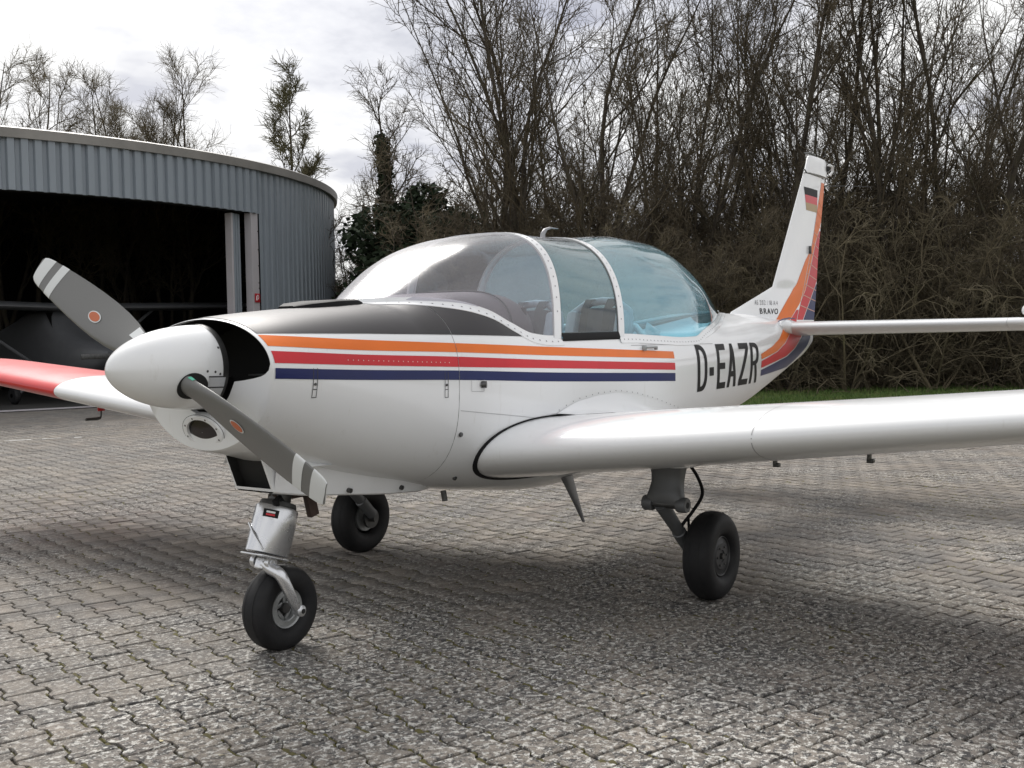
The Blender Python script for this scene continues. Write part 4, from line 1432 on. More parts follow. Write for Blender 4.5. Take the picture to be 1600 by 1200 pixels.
for s in (-1, 1):
    xs_front = XH1 + HW
    base_strip("windshield_frame", 1.262, xs_front, 120, .042, s)
    base_strip("rear_window_frame", XH2 - HW, 5.236, 160, .040, s, .04)
    # dark sill under the sliding part
    rows = []
    for x in span(XH1 + HW, XH2 - HW, 24):
        zb_ = f_cb(x)
        rows.append([(x, s * (f_wc(x) - .01), zb_ + .03), (x, s * (f_wc(x) + .006), zb_ + .026), (x, s * (f_wc(x) + .016), zb_ - .002), (x, s * (fus_y(x, zb_ - .014) + .004), zb_ - .014)])
    MB().grid(rows).build("canopy_sill_seal", M['seal'], plane, fix=False)
    # canopy rail below the rear glass
    side_patch("canopy_rail", 2.95, 4.15, lambda x: 1.262 - (x - 2.95) * .006, lambda x: 1.2655 - (x - 2.95) * .006, M['gap_lt'], 30, 2, .0018, s)

# ---- cabin interior
rows = []
for x in span(1.50, 5.05, 50):
    te = th_end(x)
    lo, hi = -1.05, te - .02
    half = [fus_pt(x, lo + (hi - lo) * k / 14, -1, -.035) for k in range(15)]
    rows.append(half[::-1] + [(p_[0], -p_[1], p_[2]) for p_ in half])
MB().grid(rows).build("cabin_lining", M['lining'], plane, fix=False)
MB().box((2.7, 0, .74), (2.4, .7, .02)).build("cabin_floor", M['floor'], plane)
# parcel shelf behind the seats, dished
rows = []
for x in span(3.45, 5.0, 24):
    z = float(np.interp(x, [3.45, 3.9, 4.5, 5.0], [1.10, 1.20, 1.30, 1.40]))
    w_ = min(f_wc(x) - .02, fus_y(x, z) - .04)
    rows.append([(x, y, z + .05 * (abs(y) / max(w_, .01))**3) for y in span(-w_, w_, 14)])
MB().grid(rows).build("parcel_shelf", M['lining'], plane, fix=False)
MB().box((3.35, 0, 1.02), (.03, .86, .46)).build("rear_bulkhead", M['lining'], plane, bevel=.01)
MB().tube([(3.36, -.43, 1.26), (3.42, -.30, 1.37), (3.45, 0, 1.40), (3.42, .30, 1.37), (3.36, .43, 1.26)], .022, 12).build("rear_bow", M['lining'], plane)
# curved rest panel seen through the blue glass
for s in (-1, 1):
    rows = []
    for k in range(14):
        a = k / 13 * 1.5
        rows.append([(3.62 - .22 * math.cos(a) + o * .06, s * (.40 - .12 * a / 1.5), 1.14 + .26 * math.sin(a) - o * .02) for o in (0, 1, 2, 3)])
    MB().grid(rows).build("cabin_side_panel", M['lining'], plane, fix=False)
# glareshield
rows = []
for x, sc_, zt_ in ((1.50, .30, 1.48), (1.58, .36, 1.515), (1.72, .39, 1.545), (1.95, .42, 1.555), (2.08, .43, 1.548), (2.13, .43, 1.53), (2.145, .42, 1.49), (2.14, .405, 1.45)):
    rows.append([(x, -sc_ * math.copysign(abs(math.cos(a))**.55, math.cos(a)), 1.23 + (zt_ - 1.23) * abs(math.sin(a))**.6) for a in [PI * k / 40 for k in range(41)]])
gs = MB().grid(rows).build("glareshield", M['hood'], plane, sharp=60, fix=False)
MB().tube([(1.96, -.426 * math.copysign(abs(math.cos(a))**.55, math.cos(a)), 1.234 + .326 * abs(math.sin(a))**.6) for a in [PI * k / 40 for k in range(41)]], .004, 6).build("glareshield_piping", M['seal'], gs)
MB().box((2.10, 0, 1.30), (.02, .80, .34)).build("instrument_panel", M['seal'], plane, bevel=.005)
for y in span(-.30, .30, 6):
    MB().lathe([(0, 0), (.04, 0), (.042, .006), (.036, .008), (.036, .004), (0, .004)], axis_mat((2.112, y, 1.36), (1, 0, 0)), 20).build("instrument_dial", M['steel'], plane)
MB().tube([(2.12, -.38, 1.26), (2.2, -.36, 1.28), (2.34, -.33, 1.29)], .012, 10).build("yellow_hose", M['yellow'], plane)
# seats
def seat(y0):
    r = empty("seat", (2.78, y0, .80)); r.parent = plane
    MB().box((0, 0, .10), (.46, .42, .12)).build("seat_cushion", M['seat'], r, bevel=.03)
    Rm = Matrix.Rotation(.30, 4, 'Y')
    g = MB(); g.box((.27, 0, .40), (.10, .26, .58), Rm); g.build("backrest", M['seat'], r, bevel=.03)
    for sy in (-1, 1):
        MB().box((.245, sy * .165, .39), (.13, .075, .56), Rm).build("side_bolster", M['bolster'], r, bevel=.028)
    MB().tube([(.30, -.20, .52), (.335, -.185, .66), (.35, -.10, .715), (.352, 0, .725), (.35, .10, .715), (.335, .185, .66), (.30, .20, .52)], .024, 10).build("headrest_roll", M['bolster'], r)
    for sy in (-.09, .06):
        MB().tube([(.335, sy, .70), (.275, sy, .68), (.235, sy, .56), (.20, sy, .38), (.15, sy, .2)], [.006] * 5, 4).build("shoulder_belt", M['belt'], r)
        g = MB()
        rows = []
        for p_ in [(.36, .735), (.30, .735), (.252, .68), (.218, .56), (.18, .42), (.14, .26), (.12, .18)]:
            rows.append([(p_[0], sy - .026, p_[1]), (p_[0], sy + .026, p_[1])])
        g.grid(rows).build("seat_belt", M['belt'], r, fix=False)
    for zc_ in (.3, .42, .54):
        pass
    return r
for y0 in (-.24, .24):
    seat(y0)

# ---- small outside fittings
# latch strips and fasteners on the cowling
def side_line(name, P, wd, mat, side=-1, off=.0022):
    P = densify(P, 12)
    A, B = [], []
    for i in range(len(P)):
        a, b = np.array(P[max(0, i - 1)]), np.array(P[min(len(P) - 1, i + 1)])
        t = (b - a) / np.linalg.norm(b - a); n_ = np.array([-t[1], t[0]]) * wd / 2
        A.append(tuple(np.array(P[i]) - n_)); B.append(tuple(np.array(P[i]) + n_))
    g = MB(); side_strip(g, A, B, side, off, 3)
    return g.build(name, mat, plane, fix=False)
for s in (-1, 1):
    for xc, zt_, zm, zb_ in ((.607, 1.213, 1.130, 1.098), (1.337, 1.172, 1.095, 1.060)):
        for a, b in (((xc - .009, zt_), (xc - .011, zb_)), ((xc + .011, zt_), (xc + .009, zb_)), ((xc - .012, zb_), (xc + .011, zb_)), ((xc - .012, zm), (xc + .011, zm))):
            side_line("cowl_latch", [a, b], .0028, M['seam'], s)
        MB().lathe([(0, 0), (.006, 0), (.005, .004), (0, .004)], axis_mat((xc, s * (fus_y(xc, zm + .02) + .002), zm + .02), (0, s, 0)), 10).build("latch_pin", M['steel'], plane)
    side_line("panel_line", [(1.43, .995), (2.06, .915)], .0025, M['gap_lt'], s, .0016)
    # small square port with a drain stub
    for a, b in (((1.50, 1.128), (1.50, 1.078)), ((1.50, 1.078), (1.585, 1.075)), ((1.585, 1.128), (1.585, 1.075))):
        side_line("port_outline", [a, b], .0022, M['gap_lt'], s)
    MB().lathe([(0, 0), (.016, 0), (.016, .022), (0, .022)], axis_mat((1.572, s * fus_y(1.572, 1.106), 1.106), (.5, s, 0)), 14).build("drain_stub", M['steel'], plane)
    MB().lathe([(0, 0), (.012, 0), (.010, .008), (0, .008)], axis_mat((1.452, s * fus_y(1.452, .885), .885), (0, s, 0)), 12).build("cowl_fastener", M['steel'], plane)
    MB().lathe([(0, 0), (.012, 0), (.010, .010), (0, .010)], axis_mat((1.585, s * fus_y(1.585, .665), .665), (0, s, -.5)), 12).build("cowl_fastener", M['steel'], plane)
    # rivet rows on the cowling and round the wing fairing
    PN = []
    for x in span(.78, 1.36, 22):
        z = float(np.interp(x, [.78, 1.36], [1.240, 1.213]))
        PN.append(((x, s * (fus_y(x, z) + .002), z), (0, s, 0)))
    rivets("cowl_rivets", PN, .0028, plane, M['rivet_lt'])
    PN = []
    for t in span(.01, .99, 24):
        x = 2.10 + 1.45 * t
        z = float(np.interp(t, [0, .06, .16, .3, .45, .6, .75, .9, 1], [.895, .945, .985, 1.005, 1.01, .985, .945, .895, .865])) + .012
        PN.append(((x, s * (fus_y(x, z) + .001), z), (0, s, .2)))
    rivets("fairing_rivets", PN, .0038, plane)
# door handle below the rear window
h0 = Vector((3.08, -fus_y(3.08, 1.245) - .004, 1.245))
g = MB(); g.box(h0 + Vector((.0, -.008, 0)), (.024, .02, .030)); g.box(h0 + Vector((.07, -.016, .004)), (.14, .010, .012)); g.box(h0 + Vector((.135, -.010, -.002)), (.018, .018, .020))
g.build("canopy_handle", M['hub'], plane, bevel=.004)
# hooked grab handle on top of the sliding canopy
def top_z(x): return f_ct(x)
g = MB()
rows = []
for t, xx, zz_, w_ in ((0, 2.790, -.006, .026), (.25, 2.795, .026, .022), (.5, 2.820, .050, .018), (.75, 2.87, .064, .013), (1, 2.945, .064, .004)):
    base = top_z(2.8)
    rows.append([(xx + (w_ * math.cos(2 * PI * k / 10)) * (1 - t * .5), -.05 + .010 * math.sin(2 * PI * k / 10), base + zz_ + (w_ * math.cos(2 * PI * k / 10)) * -.5 * t) for k in range(10)])
g.grid(rows, closed=True); g.F.append(tuple(40 + k for k in range(10)))
g.build("hook_antenna", M['alu_dark'], plane, sharp=60)
MB().box((2.795, -.05, top_z(2.8) + .002), (.06, .03, .008)).build("antenna_foot", M['alu_dark'], plane, bevel=.003)
# flat black scoop on the cowl deck in front of the windshield
rows = []
for x, w_, h_ in ((.86, .05, .012), (.92, .10, .022), (1.05, .13, .026), (1.18, .13, .022), (1.235, .10, .010)):
    zb_ = fus_deck(x, 0)
    rows.append([(x, -w_, zb_ - .01), (x, -w_ * .97, zb_ + h_ * .7), (x, -w_ * .8, zb_ + h_), (x, w_ * .8, zb_ + h_), (x, w_ * .97, zb_ + h_ * .7), (x, w_, zb_ - .01)])
g = MB().grid(rows); g.F.append(tuple(range(6))); g.F.append(tuple(len(g.V) - 6 + k for k in range(6)))
g.build("deck_vent", M['seal'], plane, sharp=30)

# ================================================================== SITE
# site axes seen from the apron: D away from the camera stand, L to its right
GF = np.array([0.81569, 0.57848]); GR = np.array([0.57848, -0.81569])
def site(D, L, z=0.0):
    p_ = CAM[:2] + GF * D + GR * L
    return Vector((p_[0], p_[1], z))

def nodes_noise(n, l, vec, scale, detail=4, rough=.6):
    t = n.new("ShaderNodeTexNoise")
    t.inputs["Scale"].default_value = scale; t.inputs["Detail"].default_value = detail; t.inputs["Roughness"].default_value = rough
    l.new(vec, t.inputs["Vector"])
    return t.outputs["Fac"]
def nodes_ramp(n, l, fac, stops, interp='LINEAR'):
    r = n.new("ShaderNodeValToRGB"); r.color_ramp.interpolation = interp
    el = r.color_ramp.elements
    while len(el) < len(stops): el.new(.5)
    for e, (p_, c) in zip(el, stops):
        e.position = p_; e.color = (*c, 1) if hasattr(c, '__len__') else (c, c, c, 1)
    l.new(fac, r.inputs[0])
    return r.outputs[0]
def nodes_mix(n, l, fac, a, b, mode='MIX'):
    m = n.new("ShaderNodeMix"); m.data_type = 'RGBA'; m.blend_type = mode
    for v, k in ((fac, "Factor"), (a, "A"), (b, "B")):
        if isinstance(v, (int, float)): m.inputs[k].default_value = v
        elif isinstance(v, tuple): m.inputs[k].default_value = (*v, 1)
        else: l.new(v, m.inputs[k])
    return m.outputs["Result"]

def paver_material(name, source):
    m, n, l, b, out = newmat(name)
    geo = n.new("ShaderNodeNewGeometry"); pos = geo.outputs["Position"]
    if source == 'object':
        oi = n.new("ShaderNodeObjectInfo"); rnd = oi.outputs["Random"]
    elif source == 'attr':
        at = n.new("ShaderNodeAttribute"); at.attribute_name = "tint"; rnd = at.outputs["Fac"]
    else:
        vv = n.new("ShaderNodeTexVoronoi"); vv.inputs["Scale"].default_value = 6.5
        l.new(pos, vv.inputs["Vector"])
        sx = n.new("ShaderNodeSeparateXYZ"); l.new(vv.outputs["Color"], sx.inputs[0]); rnd = sx.outputs[0]
    base = nodes_ramp(n, l, rnd, [(0, (.135, .123, .110)), (.3, (.228, .206, .181)), (.6, (.184, .171, .157)), (.85, (.272, .244, .214)), (1, (.170, .146, .130))])
    # wide weathering patches
    big = nodes_noise(n, l, pos, .42, 3, .5)
    base = nodes_mix(n, l, nodes_ramp(n, l, big, [(.35, 0.0), (.62, .55)]), base, (.245, .215, .180))
    mid = nodes_noise(n, l, pos, 2.1, 5, .65)
    grey = nodes_ramp(n, l, mid, [(.40, 0.0), (.62, .62)])
    base = nodes_mix(n, l, grey, base, (.116, .114, .114))
    # lichen speckle: pale crusts and dark crusts
    where = nodes_ramp(n, l, nodes_noise(n, l, pos, 1.1, 4, .6), [(.40, .06), (.66, .75)])
    # the most overgrown area lies round one spot of the apron
    dst = n.new("ShaderNodeVectorMath"); dst.operation = 'DISTANCE'; l.new(pos, dst.inputs[0]); dst.inputs[1].default_value = (.75, -1.7, 0)
    mr_ = n.new("ShaderNodeMapRange"); l.new(dst.outputs["Value"], mr_.inputs[0])
    mr_.inputs["From Min"].default_value = .5; mr_.inputs["From Max"].default_value = 3.2; mr_.inputs["To Min"].default_value = .75; mr_.inputs["To Max"].default_value = 0.0
    wa = n.new("ShaderNodeMath"); wa.operation = 'ADD'; wa.use_clamp = True; l.new(where, wa.inputs[0]); l.new(mr_.outputs[0], wa.inputs[1])
    where = wa.outputs[0]
    sp1 = nodes_noise(n, l, pos, 38, 5, .78)
    pale = nodes_ramp(n, l, sp1, [(.53, 0.0), (.57, 1.0)])
    f1 = n.new("ShaderNodeMath"); f1.operation = 'MULTIPLY'; l.new(pale, f1.inputs[0]); l.new(where, f1.inputs[1])
    f1b = n.new("ShaderNodeMath"); f1b.operation = 'MULTIPLY'; l.new(f1.outputs[0], f1b.inputs[0]); f1b.inputs[1].default_value = .85
    mp = n.new("ShaderNodeMapping"); mp.inputs["Location"].default_value = (5.3, 2.2, 1.0); l.new(pos, mp.inputs[0])
    sp2 = nodes_noise(n, l, mp.outputs[0], 26, 5, .78)
    darkm = nodes_ramp(n, l, sp2, [(.485, 0.0), (.56, .9)])
    f2 = n.new("ShaderNodeMath"); f2.operation = 'MULTIPLY'; l.new(darkm, f2.inputs[0]); l.new(where, f2.inputs[1])
    base = nodes_mix(n, l, f2.outputs[0], base, (.052, .052, .054))
    base = nodes_mix(n, l, f1b.outputs[0], base, (.60, .59, .55))
    fine = nodes_noise(n, l, pos, 190, 3, .7)
    base = nodes_mix(n, l, .7, base, nodes_ramp(n, l, fine, [(.3, .25), (.7, .78)]), 'OVERLAY')
    l.new(base, b.inputs["Base Color"])
    b.inputs["Roughness"].default_value = .92
    b.inputs["Specular IOR Level"].default_value = .15
    bp = n.new("ShaderNodeBump"); bp.inputs["Strength"].default_value = .35; bp.inputs["Distance"].default_value = .003
    ad = n.new("ShaderNodeMath"); ad.operation = 'ADD'; l.new(fine, ad.inputs[0]); l.new(sp1, ad.inputs[1])
    l.new(ad.outputs[0], bp.inputs["Height"]); l.new(bp.outputs[0], b.inputs["Normal"])
    return m
M['paver'] = paver_material('concrete_paver', 'object')
M['paver_far'] = paver_material('concrete_paver_mass', 'attr')
M['paving_far'] = paver_material('distant_paving', 'voronoi')

def soil_material(name, stops, scale, moss=None):
    m, n, l, b, out = newmat(name)
    geo = n.new("ShaderNodeNewGeometry"); pos = geo.outputs["Position"]
    c = nodes_ramp(n, l, nodes_noise(n, l, pos, scale, 6, .65), stops)
    if moss:
        c = nodes_mix(n, l, nodes_ramp(n, l, nodes_noise(n, l, pos, moss[0], 5, .6), [(.44, 0.0), (.56, 1.0)]), c, moss[1])
    l.new(c, b.inputs["Base Color"]); b.inputs["Roughness"].default_value = .95
    return m
M['bed'] = soil_material('joint_sand_and_moss', [(.35, (.022, .02, .016)), (.65, (.06, .05, .036))], 9, (5.0, (.135, .125, .030)))
M['soil'] = soil_material('ground_soil', [(.3, (.05, .04, .028)), (.5, (.085, .07, .045)), (.7, (.055, .06, .025))], .7)
M['lawn'] = soil_material('lawn_soil', [(.3, (.035, .06, .012)), (.6, (.055, .095, .02)), (.8, (.07, .08, .03))], 2.5)

gnd = MB().add([(-900, -900, -.06), (900, -900, -.06), (900, 900, -.06), (-900, 900, -.06)], [(0, 1, 2, 3)]).build("ground", M['soil'])
tag(gnd, kind='structure')
# apron: paving out to the lawn on the right and all round the hangar on the left
APR = [(-6, -40), (-6, 40), (19.6, 40), (19.6, -3.2), (34, -3.2), (34, -40)]
apron = MB().add([site(d, l_, -.013) for d, l_ in APR], [tuple(range(6))]).build("paved_apron", M['bed'])
tag(apron, kind='structure')
far_pav = MB().add([site(d, l_, -.004) for d, l_ in [(18.0, -40), (18.0, -3.2), (34, -3.2), (34, -40)]], [(0, 1, 2, 3)]).build("distant_paving", M['paving_far'], apron)
tag(far_pav, kind='stuff')
lawn = MB().add([site(d, l_, -.03) for d, l_ in [(19.62, -3.15), (19.62, 60), (60, 60), (60, -3.15)]], [(0, 1, 2, 3)]).build("lawn", M['lawn'])
tag(lawn, kind='structure')

# interlocking double-T pavers: rows run along PU, neighbours shifted by half a stone
PU = np.array([0.27, 0.963]); PU /= np.linalg.norm(PU)
PV = np.array([PU[1], -PU[0]])
PL, PWID, PNAR = .198, .162, .118          # length, wide end, waist
PITCH = (PWID + PNAR) / 2 + .0
def paver_outline(g=.0058):
    hl, w, q = PL / 2 - g * 1.15, PWID / 2 - g, PNAR / 2 - g
    a, b_ = PL / 2 * .62, PL / 2 * .36
    return [(-hl, -w), (-a, -w), (-b_, -q), (b_, -q), (a, -w), (hl, -w), (hl, w), (a, w), (b_, q), (-b_, q), (-a, w), (-hl, w)]
OUT = paver_outline()
def paver_geo():
    top = [(u * .976, v * .974, 0.0) for u, v in OUT]
    edge = [(u, v, -.0035) for u, v in OUT]
    low = [(u, v, -.03) for u, v in OUT]
    return top, edge, low
def paver_faces():
    F = [(0, 1, 10, 11), (1, 2, 9, 10), (2, 3, 8, 9), (3, 4, 7, 8), (4, 5, 6, 7)]
    for lo, hi in ((12, 0), (24, 12)):
        for k in range(12):
            k2 = (k + 1) % 12
            F.append((lo + k, lo + k2, hi + k2, hi + k))
    return F
PF = paver_faces()
TOPV = np.array(sum(map(list, paver_geo()), []), float)
BAS = np.array([[PU[0], PU[1], 0], [PV[0], PV[1], 0], [0, 0, 1.0]])
me_var = []
for k in range(4):
    V = TOPV.copy()
    V[:, :2] *= 1 + rng.normal(0, .004, (36, 2))
    V[:12, 2] += rng.normal(0, .0009, 12)
    me = bpy.data.meshes.new("paver")
    me.from_pydata([tuple(v) for v in V @ BAS], [], PF)
    me.polygons.foreach_set("use_smooth", [False] * len(me.polygons))
    me.materials.append(M['paver'])
    me_var.append(me)
cells = []
half_l = math.tan(math.radians(29.5))
for i in range(-190, 190):
    for j in range(-150, 150):
        c = PV * (i * PITCH) + PU * (j * PL + (PL / 2 if i % 2 else 0)) + np.array([.03, .02])
        rel = c - CAM[:2]
        D, L = rel @ GF, rel @ GR
        if 1.6 < D < 18.05 and abs(L) < D * half_l + 1.4:
            cells.append((D, L, c))
def shown(D, L):      # the stones that show largest: near and inside the frame
    return D if (abs(L) < D * .468 and D > 3.05) else D + 50
cells.sort(key=lambda t: shown(t[0], t[1]))
for D, L, c in cells[:296]:
    o = bpy.data.objects.new("paver", me_var[int(rng.integers(4))])
    o.location = (c[0], c[1], float(rng.normal(0, .0012)))
    o.rotation_euler = (float(rng.normal(0, .006)), float(rng.normal(0, .006)), float(rng.normal(0, .008)) + (PI if rng.random() < .5 else 0))
    o.parent = apron
    col.objects.link(o)
rest = cells[296:]
n_p = len(rest)
cs = np.array([c for _, _, c in rest])
V = np.repeat(TOPV[None], n_p, 0)
tilt = rng.normal(0, .006, (n_p, 2))
V[:, :, 2] += V[:, :, 0] * tilt[:, :1] + V[:, :, 1] * tilt[:, 1:] + rng.normal(0, .0013, (n_p, 1))
ang = rng.normal(0, .008, n_p)
x0, y0 = V[:, :, 0].copy(), V[:, :, 1].copy()
V[:, :, 0] = x0 * np.cos(ang)[:, None] - y0 * np.sin(ang)[:, None]
V[:, :, 1] = x0 * np.sin(ang)[:, None] + y0 * np.cos(ang)[:, None]
V = V @ BAS
V[:, :, 0] += cs[:, :1]; V[:, :, 1] += cs[:, 1:]
PFa = np.array(PF)
Fa = (PFa[None] + (np.arange(n_p) * 36)[:, None, None]).reshape(-1, 4)
me = bpy.data.meshes.new("pavers")
me.vertices.add(n_p * 36); me.vertices.foreach_set("co", V.reshape(-1))
me.loops.add(Fa.size); me.loops.foreach_set("vertex_index", Fa.reshape(-1).astype(np.int32))
me.polygons.add(len(Fa)); me.polygons.foreach_set("loop_start", np.arange(0, Fa.size, 4, dtype=np.int32))
me.update(calc_edges=True)
at = me.attributes.new("tint", 'FLOAT', 'POINT')
at.data.foreach_set("value", np.repeat(rng.random(n_p), 36).astype(np.float32))
o = link_mesh("paving_stones", me, M['paver_far'], apron)
tag(o, kind='stuff')

# moss tufts standing in the joints near the camera
g = MB()
for _ in range(11000):
    i = int(rng.integers(0, 1500)); D, L, c = cells[i] if i < len(cells) else cells[0]
    su = rng.random() * PL - PL / 2
    e = (PWID / 2 if abs(su) > PL * .25 else PNAR / 2) + .001
    p2 = c + PU * su + PV * (e if rng.random() < .5 else -e)
    keep = math.sin(p2[0] * 3.1 + 1) * math.sin(p2[1] * 2.3) + math.sin(p2[0] * .9 - p2[1] * 1.3)
    if keep < rng.normal(-.1, .6): continue
    r_ = abs(rng.normal(.006, .0035)) + .004
    V = []
    for k in range(5):
        a = 2 * PI * k / 5 + rng.random()
        V.append((p2[0] + r_ * 1.6 * math.cos(a), p2[1] + r_ * 1.6 * math.sin(a), -.008))
    V.append((p2[0], p2[1], -.004 + r_ * .5))
    g.add(V, [(k, (k + 1) % 5, 5) for k in range(5)])
M['moss'] = pmat('moss', (.098, .090, .026), .95, var=.6, vscale=14, dirt=(.05, .035, .02))
mo = g.build("joint_moss", M['moss'], apron, kind='stuff', fix=False)
# fallen leaf scraps and a few pale bud scales
g = MB()
for _ in range(46):
    D = 3.4 + 9 * rng.random()**1.6; L = (rng.random() * 2 - 1) * D * .46
    p_ = site(D, L, .004); r_ = .006 + .010 * rng.random(); a0 = rng.random() * 6.3
    V = [p_ + Vector((r_ * q * math.cos(a0 + a), r_ * q * math.sin(a0 + a), .004 * rng.random())) for a, q in ((0, 1), (.7, .55), (2.4, .55), (3.14, 1), (3.9, .55), (5.5, .55))]
    g.add(V, [(0, 1, 2, 3), (0, 3, 4, 5)])
M['scrap'] = pmat('dry_leaf_scrap', (.38, .33, .20), .8, var=.35, vscale=40)
tag(g.build("leaf_scraps", M['scrap'], None, fix=False), "pale dry leaf scraps scattered over the paving stones", None, None, 'stuff')

# worn white line by the hangar
M['line'] = soil_material('worn_white_line', [(.42, (.16, .15, .13)), (.52, (.55, .54, .52))], 7)
pa, pb = Vector((5.2, 10.9)), Vector((6.95, 10.6))
g = MB()
for t0, t1 in ((0, .12), (.15, .33), (.36, .5), (.54, .66), (.71, .80), (.86, .92)):
    A, B = Vector((4.6, 11.95)).lerp(Vector((7.0, 10.45)), t0), Vector((4.6, 11.95)).lerp(Vector((7.0, 10.45)), t1)
    nrm2 = Vector((B.y - A.y, -(B.x - A.x))).normalized() * .05
    g.add([(A.x - nrm2.x, A.y - nrm2.y, .0045), (B.x - nrm2.x, B.y - nrm2.y, .0045), (B.x + nrm2.x, B.y + nrm2.y, .0045), (A.x + nrm2.x, A.y + nrm2.y, .0045)], [(0, 1, 2, 3)])
pl = g.build("painted_line", M['line'], apron, fix=False)
tag(pl, kind='stuff')

# grass on the lawn strip
n_g = 60000
Dg = 19.65 + 9.5 * rng.random(n_g)**1.3; Lg = -3.0 + 26 * rng.random(n_g)
P0 = CAM[:2][None] + Dg[:, None] * GF + Lg[:, None] * GR
hgt = .035 + .07 * rng.random(n_g)
az = rng.random(n_g) * 6.283
V = np.zeros((n_g, 3, 3))
w_ = .008 + .006 * rng.random(n_g)
V[:, 0, :2] = P0 + np.c_[np.cos(az), np.sin(az)] * w_[:, None]; V[:, 1, :2] = P0 - np.c_[np.cos(az), np.sin(az)] * w_[:, None]
ln_ = rng.normal(0, .03, (n_g, 2))
V[:, 2, :2] = P0 + ln_; V[:, :2, 2] = -.03; V[:, 2, 2] = hgt - .03
me = bpy.data.meshes.new("grass")
me.vertices.add(n_g * 3); me.vertices.foreach_set("co", V.reshape(-1))
me.loops.add(n_g * 3); me.loops.foreach_set("vertex_index", np.arange(n_g * 3, dtype=np.int32))
me.polygons.add(n_g); me.polygons.foreach_set("loop_start", np.arange(0, n_g * 3, 3, dtype=np.int32))
me.update(calc_edges=True)
M['grass'] = soil_material('grass_blades', [(.3, (.065, .115, .026)), (.5, (.095, .155, .036)), (.68, (.17, .165, .07))], 1.6)
tag(link_mesh("grass", me, M['grass']), "short green grass strip between the paving and the thicket", None, None, 'stuff')

# ================================================================== HANGAR (round, corrugated)
HC = Vector((13.64, 28.73)); HR = 11.79; HH = 5.72
hangar = empty("round_hangar", (HC.x, HC.y, 0))
tag(hangar, "round hangar clad in blue-grey corrugated sheets with a wide open dark doorway", "hangar")
def hp(phi, r, z): return (r * math.cos(phi), r * math.sin(phi), z)     # local to the hangar
M['clad'] = pmat('hangar_cladding', (.255, .292, .33), .5, var=.12, vscale=1.3, coat=.05, dirt=(.15, .165, .18))
M['clad_shaded'] = pmat('hangar_cladding_painted_shade', (.125, .145, .165), .5, var=.10, vscale=1.1)  # darker copy of the cladding; the shade of the grooves is in its colour
M['fascia'] = pmat('roof_edge_metal', (.27, .26, .245), .5, metal=.1, var=.15, vscale=1.5)
M['post'] = pmat('door_post_paint', (.46, .44, .46), .6, var=.14, vscale=2, dirt=(.2, .18, .17))
M['inner'] = pmat('hangar_inside', (.02, .021, .022), .9, var=.3, vscale=2)  # near-black finish: the dark of the interior is put into the colour
M['inner_floor'] = pmat('hangar_floor', (.05, .048, .045), .9, var=.3, vscale=1)  # concrete darkened, interior shade put into the colour
M['sign_red'] = pmat('sign_red', (.42, .02, .03), .5, var=.1)
M['sign_white'] = pmat('sign_white', (.75, .74, .74), .5, var=.05)
PH_POST = math.radians(-78.0)
PH_L = math.radians(-152.0)
RIB = .265 / HR                     # angular pitch of one rib
def sheet(phi0, nr, z0, z1, mat, r0=HR, depth=.07):
    """one profiled sheet of nr ribs"""
    prof = []
    for k in range(nr):
        b_ = phi0 + k * RIB
        prof += [(b_, 0), (b_ + RIB * .50, 0), (b_ + RIB * .60, -depth), (b_ + RIB * .90, -depth)]
    prof.append((phi0 + nr * RIB - .0004, 0))
    rows = []
    for z in (z0, z1):
        rows.append([hp(p_, r0 + d_, z) for p_, d_ in prof])
    o = MB().grid(rows).build("cladding_sheet", mat, hangar, smooth=False, fix=False)
    m_ = o.modifiers.new("solid", 'SOLIDIFY'); m_.thickness = .004; m_.offset = -1
    return o
ph = PH_POST - .0001
NR = 3
k = 0
while ph - NR * RIB > PH_L:
    ph -= NR * RIB
    sheet(ph, NR, 4.50, HH - .10, M['clad'], HR + .05 + (.006 if k % 2 else 0))
    k += 1
ph = PH_POST + .0002
k = 0
while ph < PH_L + 2 * PI - NR * RIB:
    sheet(ph, NR, 0.0, HH - .10, M['clad_wall'] if False else M['clad'], HR + (.006 if k % 2 else 0))
    ph += NR * RIB; k += 1
# fascia and flat roof
rows = []
n_ = 160
for r_, z in ((HR + .02, HH - .17), (HR + .10, HH - .17), (HR + .12, HH + .02), (HR + .06, HH + .05), (HR - .3, HH + .04)):
    rows.append([hp(2 * PI * k / n_, r_, z) for k in range(n_)])
MB().grid(rows, closed=True).build("roof_edge", M['fascia'], hangar, sharp=30, fix=False)
rows = [[hp(2 * PI * k / n_, r_, z) for k in range(n_)] for r_, z in ((HR - .3, HH + .04), (4, HH + .30), (.01, HH + .42))]
MB().grid(rows, closed=True).build("roof", M['fascia'], hangar, fix=False)
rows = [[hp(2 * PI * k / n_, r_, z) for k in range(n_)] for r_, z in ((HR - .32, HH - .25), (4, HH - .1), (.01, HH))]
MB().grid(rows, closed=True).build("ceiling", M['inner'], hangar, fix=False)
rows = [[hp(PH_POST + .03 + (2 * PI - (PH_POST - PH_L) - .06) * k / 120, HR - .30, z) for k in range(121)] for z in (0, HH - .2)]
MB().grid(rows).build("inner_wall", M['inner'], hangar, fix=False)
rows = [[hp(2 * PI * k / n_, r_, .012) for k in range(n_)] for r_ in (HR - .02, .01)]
MB().grid(rows, closed=True).build("hangar_floor", M['inner_floor'], hangar, fix=False)
